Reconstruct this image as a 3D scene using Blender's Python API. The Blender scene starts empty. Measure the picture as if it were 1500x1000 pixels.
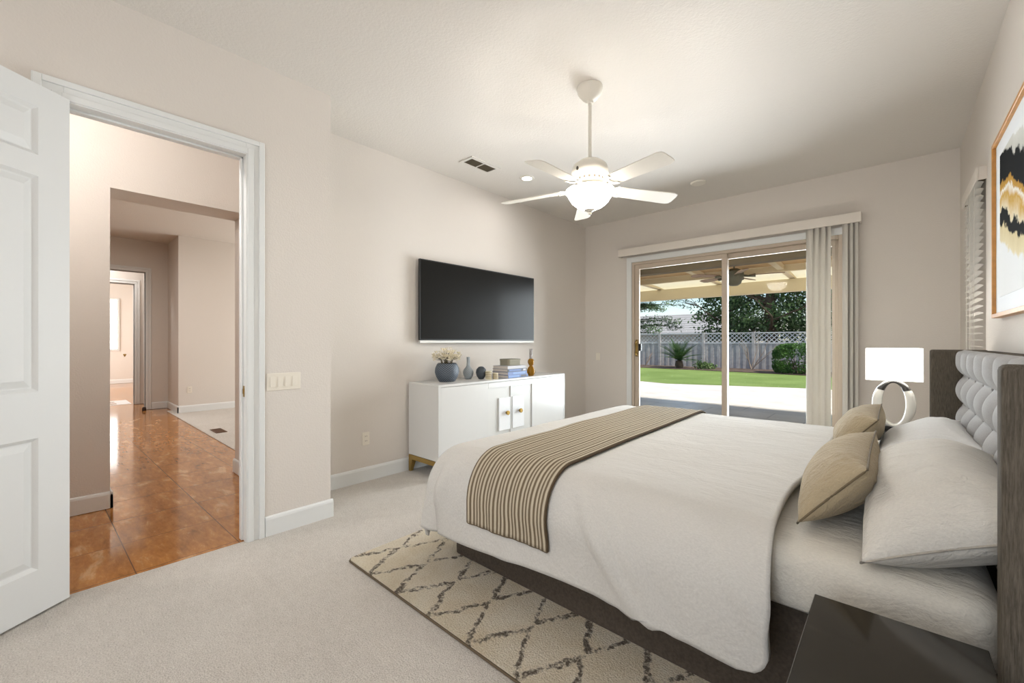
import bpy, bmesh, math, random
from mathutils import Vector, Matrix, noise as mnoise
import numpy as np

PI = math.pi
scn = bpy.context.scene
COL = scn.collection

# ------------------------------------------------------------------ camera
YAW = math.radians(42.21)
cam_d = bpy.data.cameras.new('camera')
cam = bpy.data.objects.new('camera', cam_d)
COL.objects.link(cam)
cam_d.sensor_width = 36.0
cam_d.lens = 618.5 / 1500 * 36.0
cam_d.shift_y = 1.0 / 1500
cam_d.clip_start = 0.02
cam_d.clip_end = 300
cam.location = (0, 0, 1.263)
cam.rotation_euler = (PI / 2, 0, YAW)
scn.camera = cam

# ------------------------------------------------------------------ world, sun, large lights, exposure
world = bpy.data.worlds.new('sky'); scn.world = world
world.use_nodes = True
wn = world.node_tree.nodes; wl = world.node_tree.links
for n in list(wn): wn.remove(n)
wo = wn.new('ShaderNodeOutputWorld'); wb = wn.new('ShaderNodeBackground')
sky = wn.new('ShaderNodeTexSky'); sky.sky_type = 'NISHITA'
sky.sun_disc = False; sky.sun_elevation = math.radians(52); sky.sun_rotation = math.radians(105)
sky.air_density = 1.0; sky.dust_density = 0.6; sky.ozone_density = 1.2
wb.inputs['Strength'].default_value = 0.15
wl.new(sky.outputs[0], wb.inputs['Color']); wl.new(wb.outputs[0], wo.inputs['Surface'])

sun_d = bpy.data.lights.new('sun', 'SUN'); sun_d.energy = 4.2; sun_d.angle = math.radians(0.6)
sun_d.color = (1.0, 0.95, 0.87)
sun = bpy.data.objects.new('sun', sun_d); COL.objects.link(sun)
sun.rotation_euler = Vector((0.62, -0.10, 0.78)).to_track_quat('Z', 'Y').to_euler()


def area(name, loc, aim, sx, sy, watts, color=(1, 1, 1), shape='RECTANGLE', spread=PI):
    d = bpy.data.lights.new(name, 'AREA'); d.shape = shape
    d.size = sx
    if shape in ('RECTANGLE', 'ELLIPSE'): d.size_y = sy
    d.energy = watts; d.color = color; d.spread = spread
    o = bpy.data.objects.new(name, d); COL.objects.link(o)
    o.location = loc
    o.rotation_euler = (Vector(aim)).to_track_quat('-Z', 'Y').to_euler()
    return o


def point(name, loc, watts, color=(1, 1, 1), r=0.05):
    d = bpy.data.lights.new(name, 'POINT'); d.energy = watts; d.color = color; d.shadow_soft_size = r
    o = bpy.data.objects.new(name, d); COL.objects.link(o); o.location = loc
    return o


WARM = (1.0, 0.985, 0.985)
DAY = (0.92, 0.98, 1.06)
# unseen fill lamp added behind the camera to brighten the bedroom
area('rear_fill', (-0.40, -2.30, 1.75), (-0.25, 1, 0.10), 1.5, 2.0, 33, (0.92, 0.97, 1.04))
# daylight through the sliding door, then unseen lamps added to brighten the far rooms
area('slider_daylight', (-1.55, 5.98, 1.22), (0, -1, 0.10), 2.3, 2.0, 178, DAY)
area('far_room_fill', (-15.6, -1.0, 1.6), (-0.3, 1, 0), 2.4, 1.6, 95, (1, 0.99, 0.97))
area('great_room_fill', (-7.6, 5.5, 1.6), (0, -1, 0), 3.2, 2.0, 80, (1, 0.98, 0.95))

vs = scn.view_settings
vs.view_transform = 'Standard'; vs.look = 'None'; vs.gamma = 1.0; vs.use_curve_mapping = False
vs.exposure = 0.58
scn.cycles.caustics_reflective = False; scn.cycles.caustics_refractive = False
scn.cycles.sample_clamp_indirect = 10.0

# ------------------------------------------------------------------ colours and materials
def lin(r, g=None, b=None):
    if g is None: r, g, b = r
    f = lambda c: (c / 255 / 12.92) if c / 255 <= 0.04045 else ((c / 255 + 0.055) / 1.055) ** 2.4
    return (f(r), f(g), f(b), 1.0)


class NT:
    def __init__(s, name):
        s.m = bpy.data.materials.new(name); s.m.use_nodes = True
        s.t = s.m.node_tree; s.n = s.t.nodes; s.l = s.t.links
        s.bsdf = s.n['Principled BSDF']; s.out = s.n['Material Output']
    def node(s, t, **kw):
        n = s.n.new(t)
        for k, v in kw.items(): setattr(n, k, v)
        return n
    def link(s, a, b): s.l.new(a, b)
    def coord(s, which='Object'):
        if not hasattr(s, '_tc'): s._tc = s.n.new('ShaderNodeTexCoord')
        return s._tc.outputs[which]
    def sep(s, vec):
        n = s.node('ShaderNodeSeparateXYZ'); s.link(vec, n.inputs[0]); return n.outputs
    def math(s, op, a, b=None, c=None, clamp=False):
        n = s.node('ShaderNodeMath', operation=op); n.use_clamp = clamp
        for i, v in enumerate((a, b, c)):
            if v is None: continue
            if isinstance(v, (int, float)): n.inputs[i].default_value = v
            else: s.link(v, n.inputs[i])
        return n.outputs[0]
    def noise(s, scale, detail=3, rough=0.5, vec=None, dist=0.0):
        n = s.node('ShaderNodeTexNoise'); n.inputs['Scale'].default_value = scale
        n.inputs['Detail'].default_value = detail; n.inputs['Roughness'].default_value = rough
        n.inputs['Distortion'].default_value = dist
        s.link(vec if vec is not None else s.coord(), n.inputs['Vector'])
        return n.outputs['Fac']
    def mapping(s, vec, scale=(1, 1, 1), rot=(0, 0, 0), loc=(0, 0, 0)):
        n = s.node('ShaderNodeMapping'); s.link(vec, n.inputs[0])
        n.inputs['Scale'].default_value = scale; n.inputs['Rotation'].default_value = rot
        n.inputs['Location'].default_value = loc
        return n.outputs[0]
    def ramp(s, fac, stops, interp='LINEAR'):
        n = s.node('ShaderNodeValToRGB'); s.link(fac, n.inputs[0]); r = n.color_ramp
        r.interpolation = interp
        while len(r.elements) < len(stops): r.elements.new(0.5)
        for e, (p, c) in zip(r.elements, stops): e.position = p; e.color = c
        return n.outputs[0]
    def mix(s, fac, a, b):
        n = s.node('ShaderNodeMix', data_type='RGBA')
        if isinstance(fac, (int, float)): n.inputs[0].default_value = fac
        else: s.link(fac, n.inputs[0])
        for i, v in ((6, a), (7, b)):
            if isinstance(v, tuple): n.inputs[i].default_value = v
            else: s.link(v, n.inputs[i])
        return n.outputs[2]
    def bump(s, h, strength=0.3, dist=0.01):
        n = s.node('ShaderNodeBump'); n.inputs['Strength'].default_value = strength
        n.inputs['Distance'].default_value = dist; s.link(h, n.inputs['Height'])
        s.link(n.outputs[0], s.bsdf.inputs['Normal'])
    def base(s, c, rough=0.6, metal=0.0, spec=0.5):
        i = s.bsdf.inputs['Base Color']
        if isinstance(c, tuple): i.default_value = c
        else: s.link(c, i)
        s.bsdf.inputs['Roughness'].default_value = rough
        s.bsdf.inputs['Metallic'].default_value = metal
        s.bsdf.inputs['Specular IOR Level'].default_value = spec
        return s


M = {}
def simple(key, rgb, rough=0.6, metal=0.0, spec=0.5, nscale=0, namp=0.06, bump=0, bscale=200, bdist=0.002):
    t = NT(key); c = lin(rgb)
    if nscale:
        f = t.noise(nscale, 4)
        lo = tuple(max(0, v * (1 - namp)) for v in c[:3]) + (1,); hi = tuple(min(1, v * (1 + namp)) for v in c[:3]) + (1,)
        c = t.ramp(f, [(0.3, lo), (0.7, hi)])
    t.base(c, rough, metal, spec)
    if bump: t.bump(t.noise(bscale, 2), bump, bdist)
    M[key] = t.m
    return t


simple('wall', (216, 208, 199), 0.85, spec=0.2, bump=0.35, bscale=95, bdist=0.004)
simple('ceiling', (216, 210, 202), 0.9, spec=0.2, bump=0.5, bscale=70, bdist=0.005)
simple('trim', (222, 222, 219), 0.45, spec=0.4)
simple('door_white', (214, 213, 210), 0.5, spec=0.35)
simple('tan_frame', (190, 174, 156), 0.5, spec=0.4)
simple('vinyl', (222, 213, 202), 0.55)
t = NT('blind_slat'); c = lin(222, 216, 206); t.base(c, 0.6)
tr = t.node('ShaderNodeBsdfTranslucent'); tr.inputs['Color'].default_value = c
mx = t.node('ShaderNodeMixShader'); mx.inputs[0].default_value = 0.22
t.link(t.bsdf.outputs[0], mx.inputs[1]); t.link(tr.outputs[0], mx.inputs[2]); t.link(mx.outputs[0], t.out.inputs['Surface'])
M['blind_slat'] = t.m
simple('plastic_white', (228, 220, 206), 0.4)
simple('slot_dark', (95, 85, 72), 0.6)
simple('vent_dark', (104, 92, 72), 0.7)
simple('brass', (176, 146, 84), 0.35, metal=0.85)
simple('brass_knob', (170, 138, 70), 0.3, metal=0.9)
simple('lacquer', (212, 210, 206), 0.25, spec=0.5)
simple('lacquer_inset', (206, 204, 199), 0.3, spec=0.5)
simple('lacquer_plate', (232, 232, 232), 0.2, spec=0.5)
simple('tv_bezel', (20, 20, 19), 0.35)
simple('tv_screen', (30, 29, 27), 0.24, spec=0.13)
simple('tv_strip', (222, 220, 214), 0.4)
simple('black_gloss', (40, 37, 32), 0.10, spec=0.45)
simple('black_matte', (32, 30, 28), 0.5)
simple('fan_white', (226, 220, 208), 0.4)
simple('fan_blade', (224, 217, 205), 0.5)
simple('fan_badge', (62, 56, 46), 0.5)
simple('fan_slot', (120, 110, 95), 0.6)
simple('base_fabric', (80, 71, 62), 0.9, spec=0.15, nscale=90, namp=0.18, bump=0.3, bscale=500)
simple('tuft_fabric', (164, 162, 160), 0.85, spec=0.15, nscale=160, namp=0.05, bump=0.15, bscale=700)
simple('blue_ceramic', (84, 96, 109), 0.55, nscale=60, namp=0.08)
simple('grey_ceramic', (146, 154, 158), 0.5, nscale=60, namp=0.08)
simple('dark_ceramic', (62, 68, 74), 0.55)
simple('stripe_cream', (214, 203, 176), 0.6)
simple('stripe_brown', (150, 132, 96), 0.6)
simple('flower', (244, 233, 208), 0.7, nscale=60, namp=0.06)
simple('flower_stem', (96, 84, 56), 0.8)
simple('book_white', (182, 179, 182), 0.55)
simple('book_navy', (28, 33, 50), 0.5)
simple('book_blue', (46, 80, 140), 0.45)
simple('book_sky', (74, 112, 168), 0.45)
simple('paper', (212, 203, 194), 0.8)
simple('lamp_white', (225, 222, 214), 0.12, spec=0.6)
simple('lamp_black', (40, 37, 34), 0.3)
simple('pot_soil', (70, 55, 42), 0.9)
simple('grey_wood', (182, 175, 172), 0.85, nscale=6, namp=0.16)
simple('lattice_wood', (212, 207, 206), 0.85, nscale=6, namp=0.08)
simple('soil', (92, 74, 62), 0.95, nscale=4, namp=0.3, bump=0.8, bscale=12, bdist=0.05)
simple('bark', (84, 68, 54), 0.9, nscale=12, namp=0.2)
simple('pale_bark', (150, 132, 118), 0.9, nscale=12, namp=0.15)
simple('patio_fan', (96, 94, 78), 0.5)
simple('patio_blade', (150, 122, 98), 0.55, nscale=20, namp=0.15)
simple('cream_paint', (226, 210, 176), 0.7)
simple('dark_eave', (104, 92, 72), 0.8)
simple('house_wall', (206, 196, 180), 0.8)
simple('stucco_out', (200, 188, 170), 0.9)
simple('frame_wood', (196, 138, 66), 0.4, nscale=30, namp=0.12)
simple('frame_edge', (120, 72, 30), 0.5)
simple('mat_board', (232, 235, 238), 0.7)
simple('cord', (226, 220, 208), 0.7)
simple('floor_vent', (98, 66, 42), 0.5)
simple('rubber', (54, 40, 30), 0.7)


def emis(key, rgb, strength, base=(240, 240, 235)):
    t = NT(key); t.base(lin(base), 0.5)
    t.bsdf.inputs['Emission Color'].default_value = lin(rgb)
    t.bsdf.inputs['Emission Strength'].default_value = strength
    M[key] = t.m
emis('lamp_shade_lit', (255, 252, 246), 2.8)
emis('bowl_lit', (255, 250, 244), 26.0, (235, 232, 226))
emis('diffuser_lit', (255, 246, 228), 2.0)
emis('downlight_lit', (255, 248, 232), 9)
emis('far_window_lit', (250, 252, 255), 2.2)

# carpet
t = NT('carpet')
f1 = t.noise(170, 3, 0.7); f2 = t.noise(3.2, 4, 0.6); f3 = t.noise(26, 3, 0.6)
c1 = t.ramp(f1, [(0.28, lin(150, 141, 129)), (0.5, lin(216, 208, 198)), (0.72, lin(248, 243, 235))])
c2 = t.ramp(f2, [(0.3, lin(200, 191, 180)), (0.7, lin(232, 225, 216))])
c3 = t.ramp(f3, [(0.3, lin(194, 185, 174)), (0.7, lin(230, 223, 213))])
t.base(t.mix(0.6, t.mix(0.55, c2, c3), c1), 0.97, spec=0.05)
t.bump(t.math('ADD', f1, t.math('MULTIPLY', f3, 0.6)), 0.9, 0.012)
M['carpet'] = t.m

# marble tile
t = NT('marble_tile')
co = t.mapping(t.coord(), rot=(0, 0, math.radians(-1.3)))
xyz = t.sep(co)
S = 0.49
gx = t.math('ABSOLUTE', t.math('SUBTRACT', t.math('FRACT', t.math('DIVIDE', t.math('ADD', xyz[0], 50.13), S)), 0.5))
gy = t.math('ABSOLUTE', t.math('SUBTRACT', t.math('FRACT', t.math('DIVIDE', t.math('ADD', xyz[1], 48.6), S)), 0.5))
gmax = t.math('MAXIMUM', gx, gy)
grout = t.math('GREATER_THAN', gmax, 0.4945)
ix = t.math('FLOOR', t.math('DIVIDE', t.math('ADD', xyz[0], 50.13), S)); iy = t.math('FLOOR', t.math('DIVIDE', t.math('ADD', xyz[1], 48.6), S))
cmb = t.node('ShaderNodeCombineXYZ'); t.link(ix, cmb.inputs[0]); t.link(iy, cmb.inputs[1])
wn_ = t.node('ShaderNodeTexWhiteNoise'); t.link(cmb.outputs[0], wn_.inputs['Vector'])
off = t.node('ShaderNodeVectorMath', operation='MULTIPLY_ADD'); t.link(wn_.outputs['Color'], off.inputs[0]); off.inputs[1].default_value = (9, 9, 9); t.link(co, off.inputs[2])
v1 = t.noise(2.6, 6, 0.62, t.mapping(off.outputs[0], scale=(1.0, 3.2, 1), rot=(0, 0, 0.5)), 0.45)
v2 = t.noise(9, 6, 0.7, t.mapping(off.outputs[0], scale=(1.0, 3.5, 1), rot=(0, 0, 0.5)), 0.4)
mc = t.ramp(v1, [(0.25, lin(104, 64, 30)), (0.45, lin(168, 112, 58)), (0.58, lin(190, 132, 76)), (0.68, lin(228, 190, 142)), (0.8, lin(176, 116, 60))])
mc2 = t.ramp(v2, [(0.3, lin(112, 72, 36)), (0.6, lin(184, 124, 68)), (0.75, lin(228, 188, 142))])
mm = t.mix(0.45, mc, mc2)
t.base(t.mix(grout, mm, lin(104, 72, 48)), 0.09, spec=0.5)
M['marble_tile'] = t.m

# rug
t = NT('rug_pile')
xyz = t.sep(t.coord())
dn = t.noise(13, 4, 0.65); dn2 = t.noise(55, 2, 0.6)
wob = t.math('MULTIPLY', t.math('SUBTRACT', dn, 0.5), 0.09)
xw = t.math('ADD', xyz[0], wob); yw = t.math('ADD', t.math('SUBTRACT', xyz[1], 1.165), t.math('MULTIPLY', t.math('SUBTRACT', dn2, 0.5), 0.05))
P = 0.262; R = 0.29
row = t.math('FLOOR', t.math('DIVIDE', yw, R)); fy = t.math('FRACT', t.math('DIVIDE', yw, R))
ph = t.math('MULTIPLY', t.math('MODULO', row, 2), 0.5)
fx = t.math('FRACT', t.math('ADD', t.math('ADD', t.math('DIVIDE', t.math('ADD', xw, 12.10), P), 0.5 - 0.18), ph))
tri = t.math('MULTIPLY', t.math('ABSOLUTE', t.math('SUBTRACT', fx, 0.5)), 1.74)
d = t.math('ABSOLUTE', t.math('SUBTRACT', tri, fy))
thick = t.math('ADD', 0.0, t.math('MULTIPLY', t.noise(9, 3, 0.7), 0.235))
line = t.math('SUBTRACT', 1.0, t.math('DIVIDE', d, thick), clamp=True)
line = t.math('MULTIPLY', line, 2.2, clamp=True)
brk = t.ramp(t.noise(34, 2, 0.7), [(0.38, (0, 0, 0, 1)), (0.56, (1, 1, 1, 1))])
line = t.math('MULTIPLY', line, brk)
n1 = t.noise(120, 3, 0.7); n2 = t.noise(5, 4, 0.6)
cr = t.ramp(n1, [(0.28, lin(190, 170, 136)), (0.5, lin(232, 218, 192)), (0.75, lin(248, 240, 224))])
cr = t.mix(0.5, cr, t.ramp(n2, [(0.3, lin(216, 198, 166)), (0.7, lin(240, 232, 216))]))
dk = t.ramp(n1, [(0.3, lin(78, 68, 60)), (0.7, lin(146, 134, 120))])
t.base(t.mix(line, cr, dk), 0.98, spec=0.03)
t.bump(n1, 1.0, 0.02)
M['rug_pile'] = t.m
simple('rug_edge', (92, 78, 60), 0.9)

# linen fabrics
def linen(key, rgb, wr=0.10, fine=0.25, wscale=5.0):
    t = NT(key); c = lin(rgb)
    f = t.noise(120, 2, 0.6, t.mapping(t.coord(), scale=(1, 4, 1)))
    lo = tuple(v * 0.93 for v in c[:3]) + (1,); hi = tuple(min(1, v * 1.05) for v in c[:3]) + (1,)
    t.base(t.ramp(f, [(0.3, lo), (0.7, hi)]), 0.92, spec=0.1)
    t.bsdf.inputs['Sheen Weight'].default_value = 0.15
    w = t.noise(wscale, 5, 0.62, t.mapping(t.coord(), scale=(1.0, 2.2, 1.0)), 1.2)
    w2 = t.noise(wscale * 6, 3, 0.6, None, 2.0)
    h = t.math('ADD', t.math('MULTIPLY', w, wr), t.math('ADD', t.math('MULTIPLY', w2, wr * 0.25), t.math('MULTIPLY', f, 0.01 * fine)))
    t.bump(h, 0.85, 0.12)
    M[key] = t.m
linen('comforter', (200, 196, 189), 0.10, 0.3, 2.2)
linen('sheet', (206, 200, 188), 0.12, 0.3, 5.0)
linen('pillow_linen', (208, 203, 194), 0.14, 0.3, 5.5)
linen('pillow_white', (222, 220, 217), 0.10, 0.3, 5.0)
linen('pillow_tan', (172, 156, 128), 0.16, 0.4, 7.0)
linen('pillow_tan_seam', (112, 98, 76), 0.05)
linen('pillow_seam', (172, 164, 152), 0.05)

# headboard wing weave (vertical slubs)
t = NT('wing_fabric')
f = t.noise(60, 4, 0.7, t.mapping(t.coord(), scale=(5, 5, 0.35)))
t.base(t.ramp(f, [(0.3, lin(70, 64, 56)), (0.7, lin(108, 100, 89))]), 0.9, spec=0.12)
t.bump(f, 0.3, 0.004)
M['wing_fabric'] = t.m

# throw blanket stripes, from the uv of the cloth
t = NT('throw_stripe')
uv = t.sep(t.coord('UV'))
nb = 22.0
sf = t.math('FRACT', t.math('ADD', t.math('MULTIPLY', uv[0], nb), t.math('MULTIPLY', t.noise(30, 2), 0.12)))
st = t.ramp(sf, [(0.36, lin(112, 98, 80)), (0.52, lin(188, 176, 154)), (0.88, lin(188, 176, 154)), (1.0, lin(112, 98, 80))])
t.base(st, 0.95, spec=0.08)
t.bump(t.math('ADD', sf, t.noise(300, 2)), 0.3, 0.006)
M['throw_stripe'] = t.m
simple('throw_edge', (84, 68, 48), 0.95)

# outdoor
t = NT('patio_stone')
br = t.node('ShaderNodeTexBrick'); t.link(t.mapping(t.coord(), scale=(1, 1, 1)), br.inputs['Vector'])
br.inputs['Scale'].default_value = 1.0; br.inputs['Brick Width'].default_value = 1.1; br.inputs['Row Height'].default_value = 0.7
br.inputs['Mortar Size'].default_value = 0.012
br.inputs['Color1'].default_value = lin(196, 186, 176); br.inputs['Color2'].default_value = lin(212, 202, 192); br.inputs['Mortar'].default_value = lin(120, 116, 114)
nz = t.noise(1.7, 5, 0.65)
t.base(t.mix(0.45, br.outputs['Color'], t.ramp(nz, [(0.3, lin(172, 162, 154)), (0.7, lin(228, 220, 210))])), 0.28, spec=0.4)
M['patio_stone'] = t.m
t = NT('concrete_walk')
t.base(t.ramp(t.noise(2, 5), [(0.3, lin(206, 192, 184)), (0.7, lin(228, 216, 208))]), 0.8)
M['concrete_walk'] = t.m
t = NT('lawn')
f = t.noise(26, 4, 0.7); g = t.noise(0.6, 3)
t.base(t.mix(0.5, t.ramp(f, [(0.3, lin(96, 122, 58)), (0.7, lin(164, 184, 108))]), t.ramp(g, [(0.35, lin(120, 142, 76)), (0.65, lin(160, 178, 108))])), 0.95, spec=0.05)
t.bump(f, 1.0, 0.06)
M['lawn'] = t.m

def leafmat(key, a, b, trans=0.35):
    t = NT(key)
    f = t.noise(3.0, 3)
    c = t.ramp(f, [(0.35, lin(a)), (0.65, lin(b))])
    t.base(c, 0.6, spec=0.25)
    tr = t.node('ShaderNodeBsdfTranslucent'); t.link(c, tr.inputs['Color'])
    mx = t.node('ShaderNodeMixShader'); mx.inputs[0].default_value = trans
    t.link(t.bsdf.outputs[0], mx.inputs[1]); t.link(tr.outputs[0], mx.inputs[2]); t.link(mx.outputs[0], t.out.inputs['Surface'])
    M[key] = t.m
leafmat('leaf_dark', (58, 84, 52), (112, 138, 88), 0.45)
leafmat('leaf_airy', (84, 112, 78), (136, 158, 116))
leafmat('leaf_sago', (48, 76, 40), (82, 110, 60), 0.2)
leafmat('leaf_hedge', (50, 84, 38), (96, 132, 62), 0.25)
leafmat('leaf_low', (70, 100, 56), (120, 140, 86), 0.3)

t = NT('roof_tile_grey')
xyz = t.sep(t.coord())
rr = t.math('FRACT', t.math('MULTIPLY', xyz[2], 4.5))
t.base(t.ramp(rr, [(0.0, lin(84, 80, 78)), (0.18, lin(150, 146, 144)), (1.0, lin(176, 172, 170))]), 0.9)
M['roof_tile_grey'] = t.m

t = NT('roof_panel_white')
c = lin(250, 244, 226)
t.base(c, 0.7)
tr = t.node('ShaderNodeBsdfTranslucent'); tr.inputs['Color'].default_value = c
mx = t.node('ShaderNodeMixShader'); mx.inputs[0].default_value = 0.62
t.link(t.bsdf.outputs[0], mx.inputs[1]); t.link(tr.outputs[0], mx.inputs[2]); t.link(mx.outputs[0], t.out.inputs['Surface'])
M['roof_panel_white'] = t.m
simple('roof_panel_wood', (206, 172, 122), 0.7, nscale=8, namp=0.1)

def glassmat(key, tint, refl=1.0):
    t = NT(key); t.n.remove(t.bsdf)
    tp = t.node('ShaderNodeBsdfTransparent'); tp.inputs['Color'].default_value = tint
    gl = t.node('ShaderNodeBsdfGlossy'); gl.inputs['Roughness'].default_value = 0.0
    gl.inputs['Color'].default_value = (refl, refl, refl, 1)
    fr = t.node('ShaderNodeFresnel'); fr.inputs['IOR'].default_value = 1.45
    mx = t.node('ShaderNodeMixShader')
    t.link(fr.outputs[0], mx.inputs[0]); t.link(tp.outputs[0], mx.inputs[1]); t.link(gl.outputs[0], mx.inputs[2])
    t.link(mx.outputs[0], t.out.inputs['Surface'])
    M[key] = t.m
glassmat('pane_glass', (0.95, 0.965, 0.955, 1), 0.14)
t = NT('amber_glass'); t.base(lin(176, 124, 34), 0.08, spec=0.6); t.bsdf.inputs['Transmission Weight'].default_value = 0.45; t.bsdf.inputs['IOR'].default_value = 1.3; M['amber_glass'] = t.m
t = NT('clear_glass'); t.base(lin(214, 208, 206), 0.1, spec=0.6); t.bsdf.inputs['Transmission Weight'].default_value = 0.5; t.bsdf.inputs['IOR'].default_value = 1.2; M['clear_glass'] = t.m

# woven box
t = NT('woven_box')
xyz = t.sep(t.coord('Generated'))
wv = t.math('FRACT', t.math('MULTIPLY', xyz[2], 4.0))
t.base(t.ramp(wv, [(0.0, lin(98, 94, 82)), (0.35, lin(146, 140, 122)), (0.9, lin(154, 148, 128))]), 0.8)
M['woven_box'] = t.m

# quilted ceramic: diamond relief
def quilted(key, rgb, hi, n=26):
    t = NT(key)
    xyz = t.sep(t.coord())
    ang = t.math('MULTIPLY', t.math('ARCTAN2', xyz[1], xyz[0]), n / (2 * PI))
    zz = t.math('MULTIPLY', xyz[2], 55.0)
    a = t.math('FRACT', t.math('ADD', ang, zz)); b = t.math('FRACT', t.math('SUBTRACT', ang, zz))
    ga = t.math('GREATER_THAN', t.math('ABSOLUTE', t.math('SUBTRACT', a, 0.5)), 0.38)
    gb = t.math('GREATER_THAN', t.math('ABSOLUTE', t.math('SUBTRACT', b, 0.5)), 0.38)
    g = t.math('MULTIPLY', t.math('MAXIMUM', ga, gb), 0.55)
    t.base(t.mix(g, lin(rgb), lin(hi)), 0.55)
    M[key] = t.m
quilted('blue_quilted', (44, 54, 67), (140, 148, 156))
quilted('grey_quilted', (126, 136, 142), (206, 208, 208), 18)

# abstract art: torn black and gold bands on white paper
t = NT('abstract_art')
xyz = t.sep(t.coord())                         # local: x = along the wall towards the viewer's right, z = up
tw = t.noise(5, 6, 0.62); tw2 = t.noise(2.2, 5, 0.6, t.mapping(t.coord(), loc=(3, 1, 7)))
zz = t.math('ADD', xyz[2], t.math('ADD', t.math('MULTIPLY', t.math('SUBTRACT', tw, 0.5), 0.20), t.math('MULTIPLY', t.math('SUBTRACT', tw2, 0.5), 0.26)))
zz = t.math('ADD', zz, t.math('MULTIPLY', xyz[0], 0.30))
fac = t.math('ADD', t.math('DIVIDE', zz, 0.80), 0.5)
t.base(t.ramp(fac, [(0.0, lin(236, 238, 239)), (0.17, lin(236, 238, 239)), (0.20, lin(226, 214, 178)), (0.31, lin(214, 200, 160)),
                    (0.325, lin(14, 13, 12)), (0.40, lin(12, 12, 12)), (0.415, lin(226, 214, 184)), (0.50, lin(200, 158, 74)),
                    (0.545, lin(238, 236, 228)), (0.565, lin(190, 146, 62)), (0.60, lin(184, 140, 60)), (0.615, lin(10, 10, 10)), (0.80, lin(8, 8, 8)),
                    (0.815, lin(200, 200, 192)), (0.92, lin(214, 214, 208)), (0.94, lin(236, 238, 239))]), 0.9, spec=0.08)
M['abstract_art'] = t.m

# ------------------------------------------------------------------ mesh builder
ORG = {}


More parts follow.
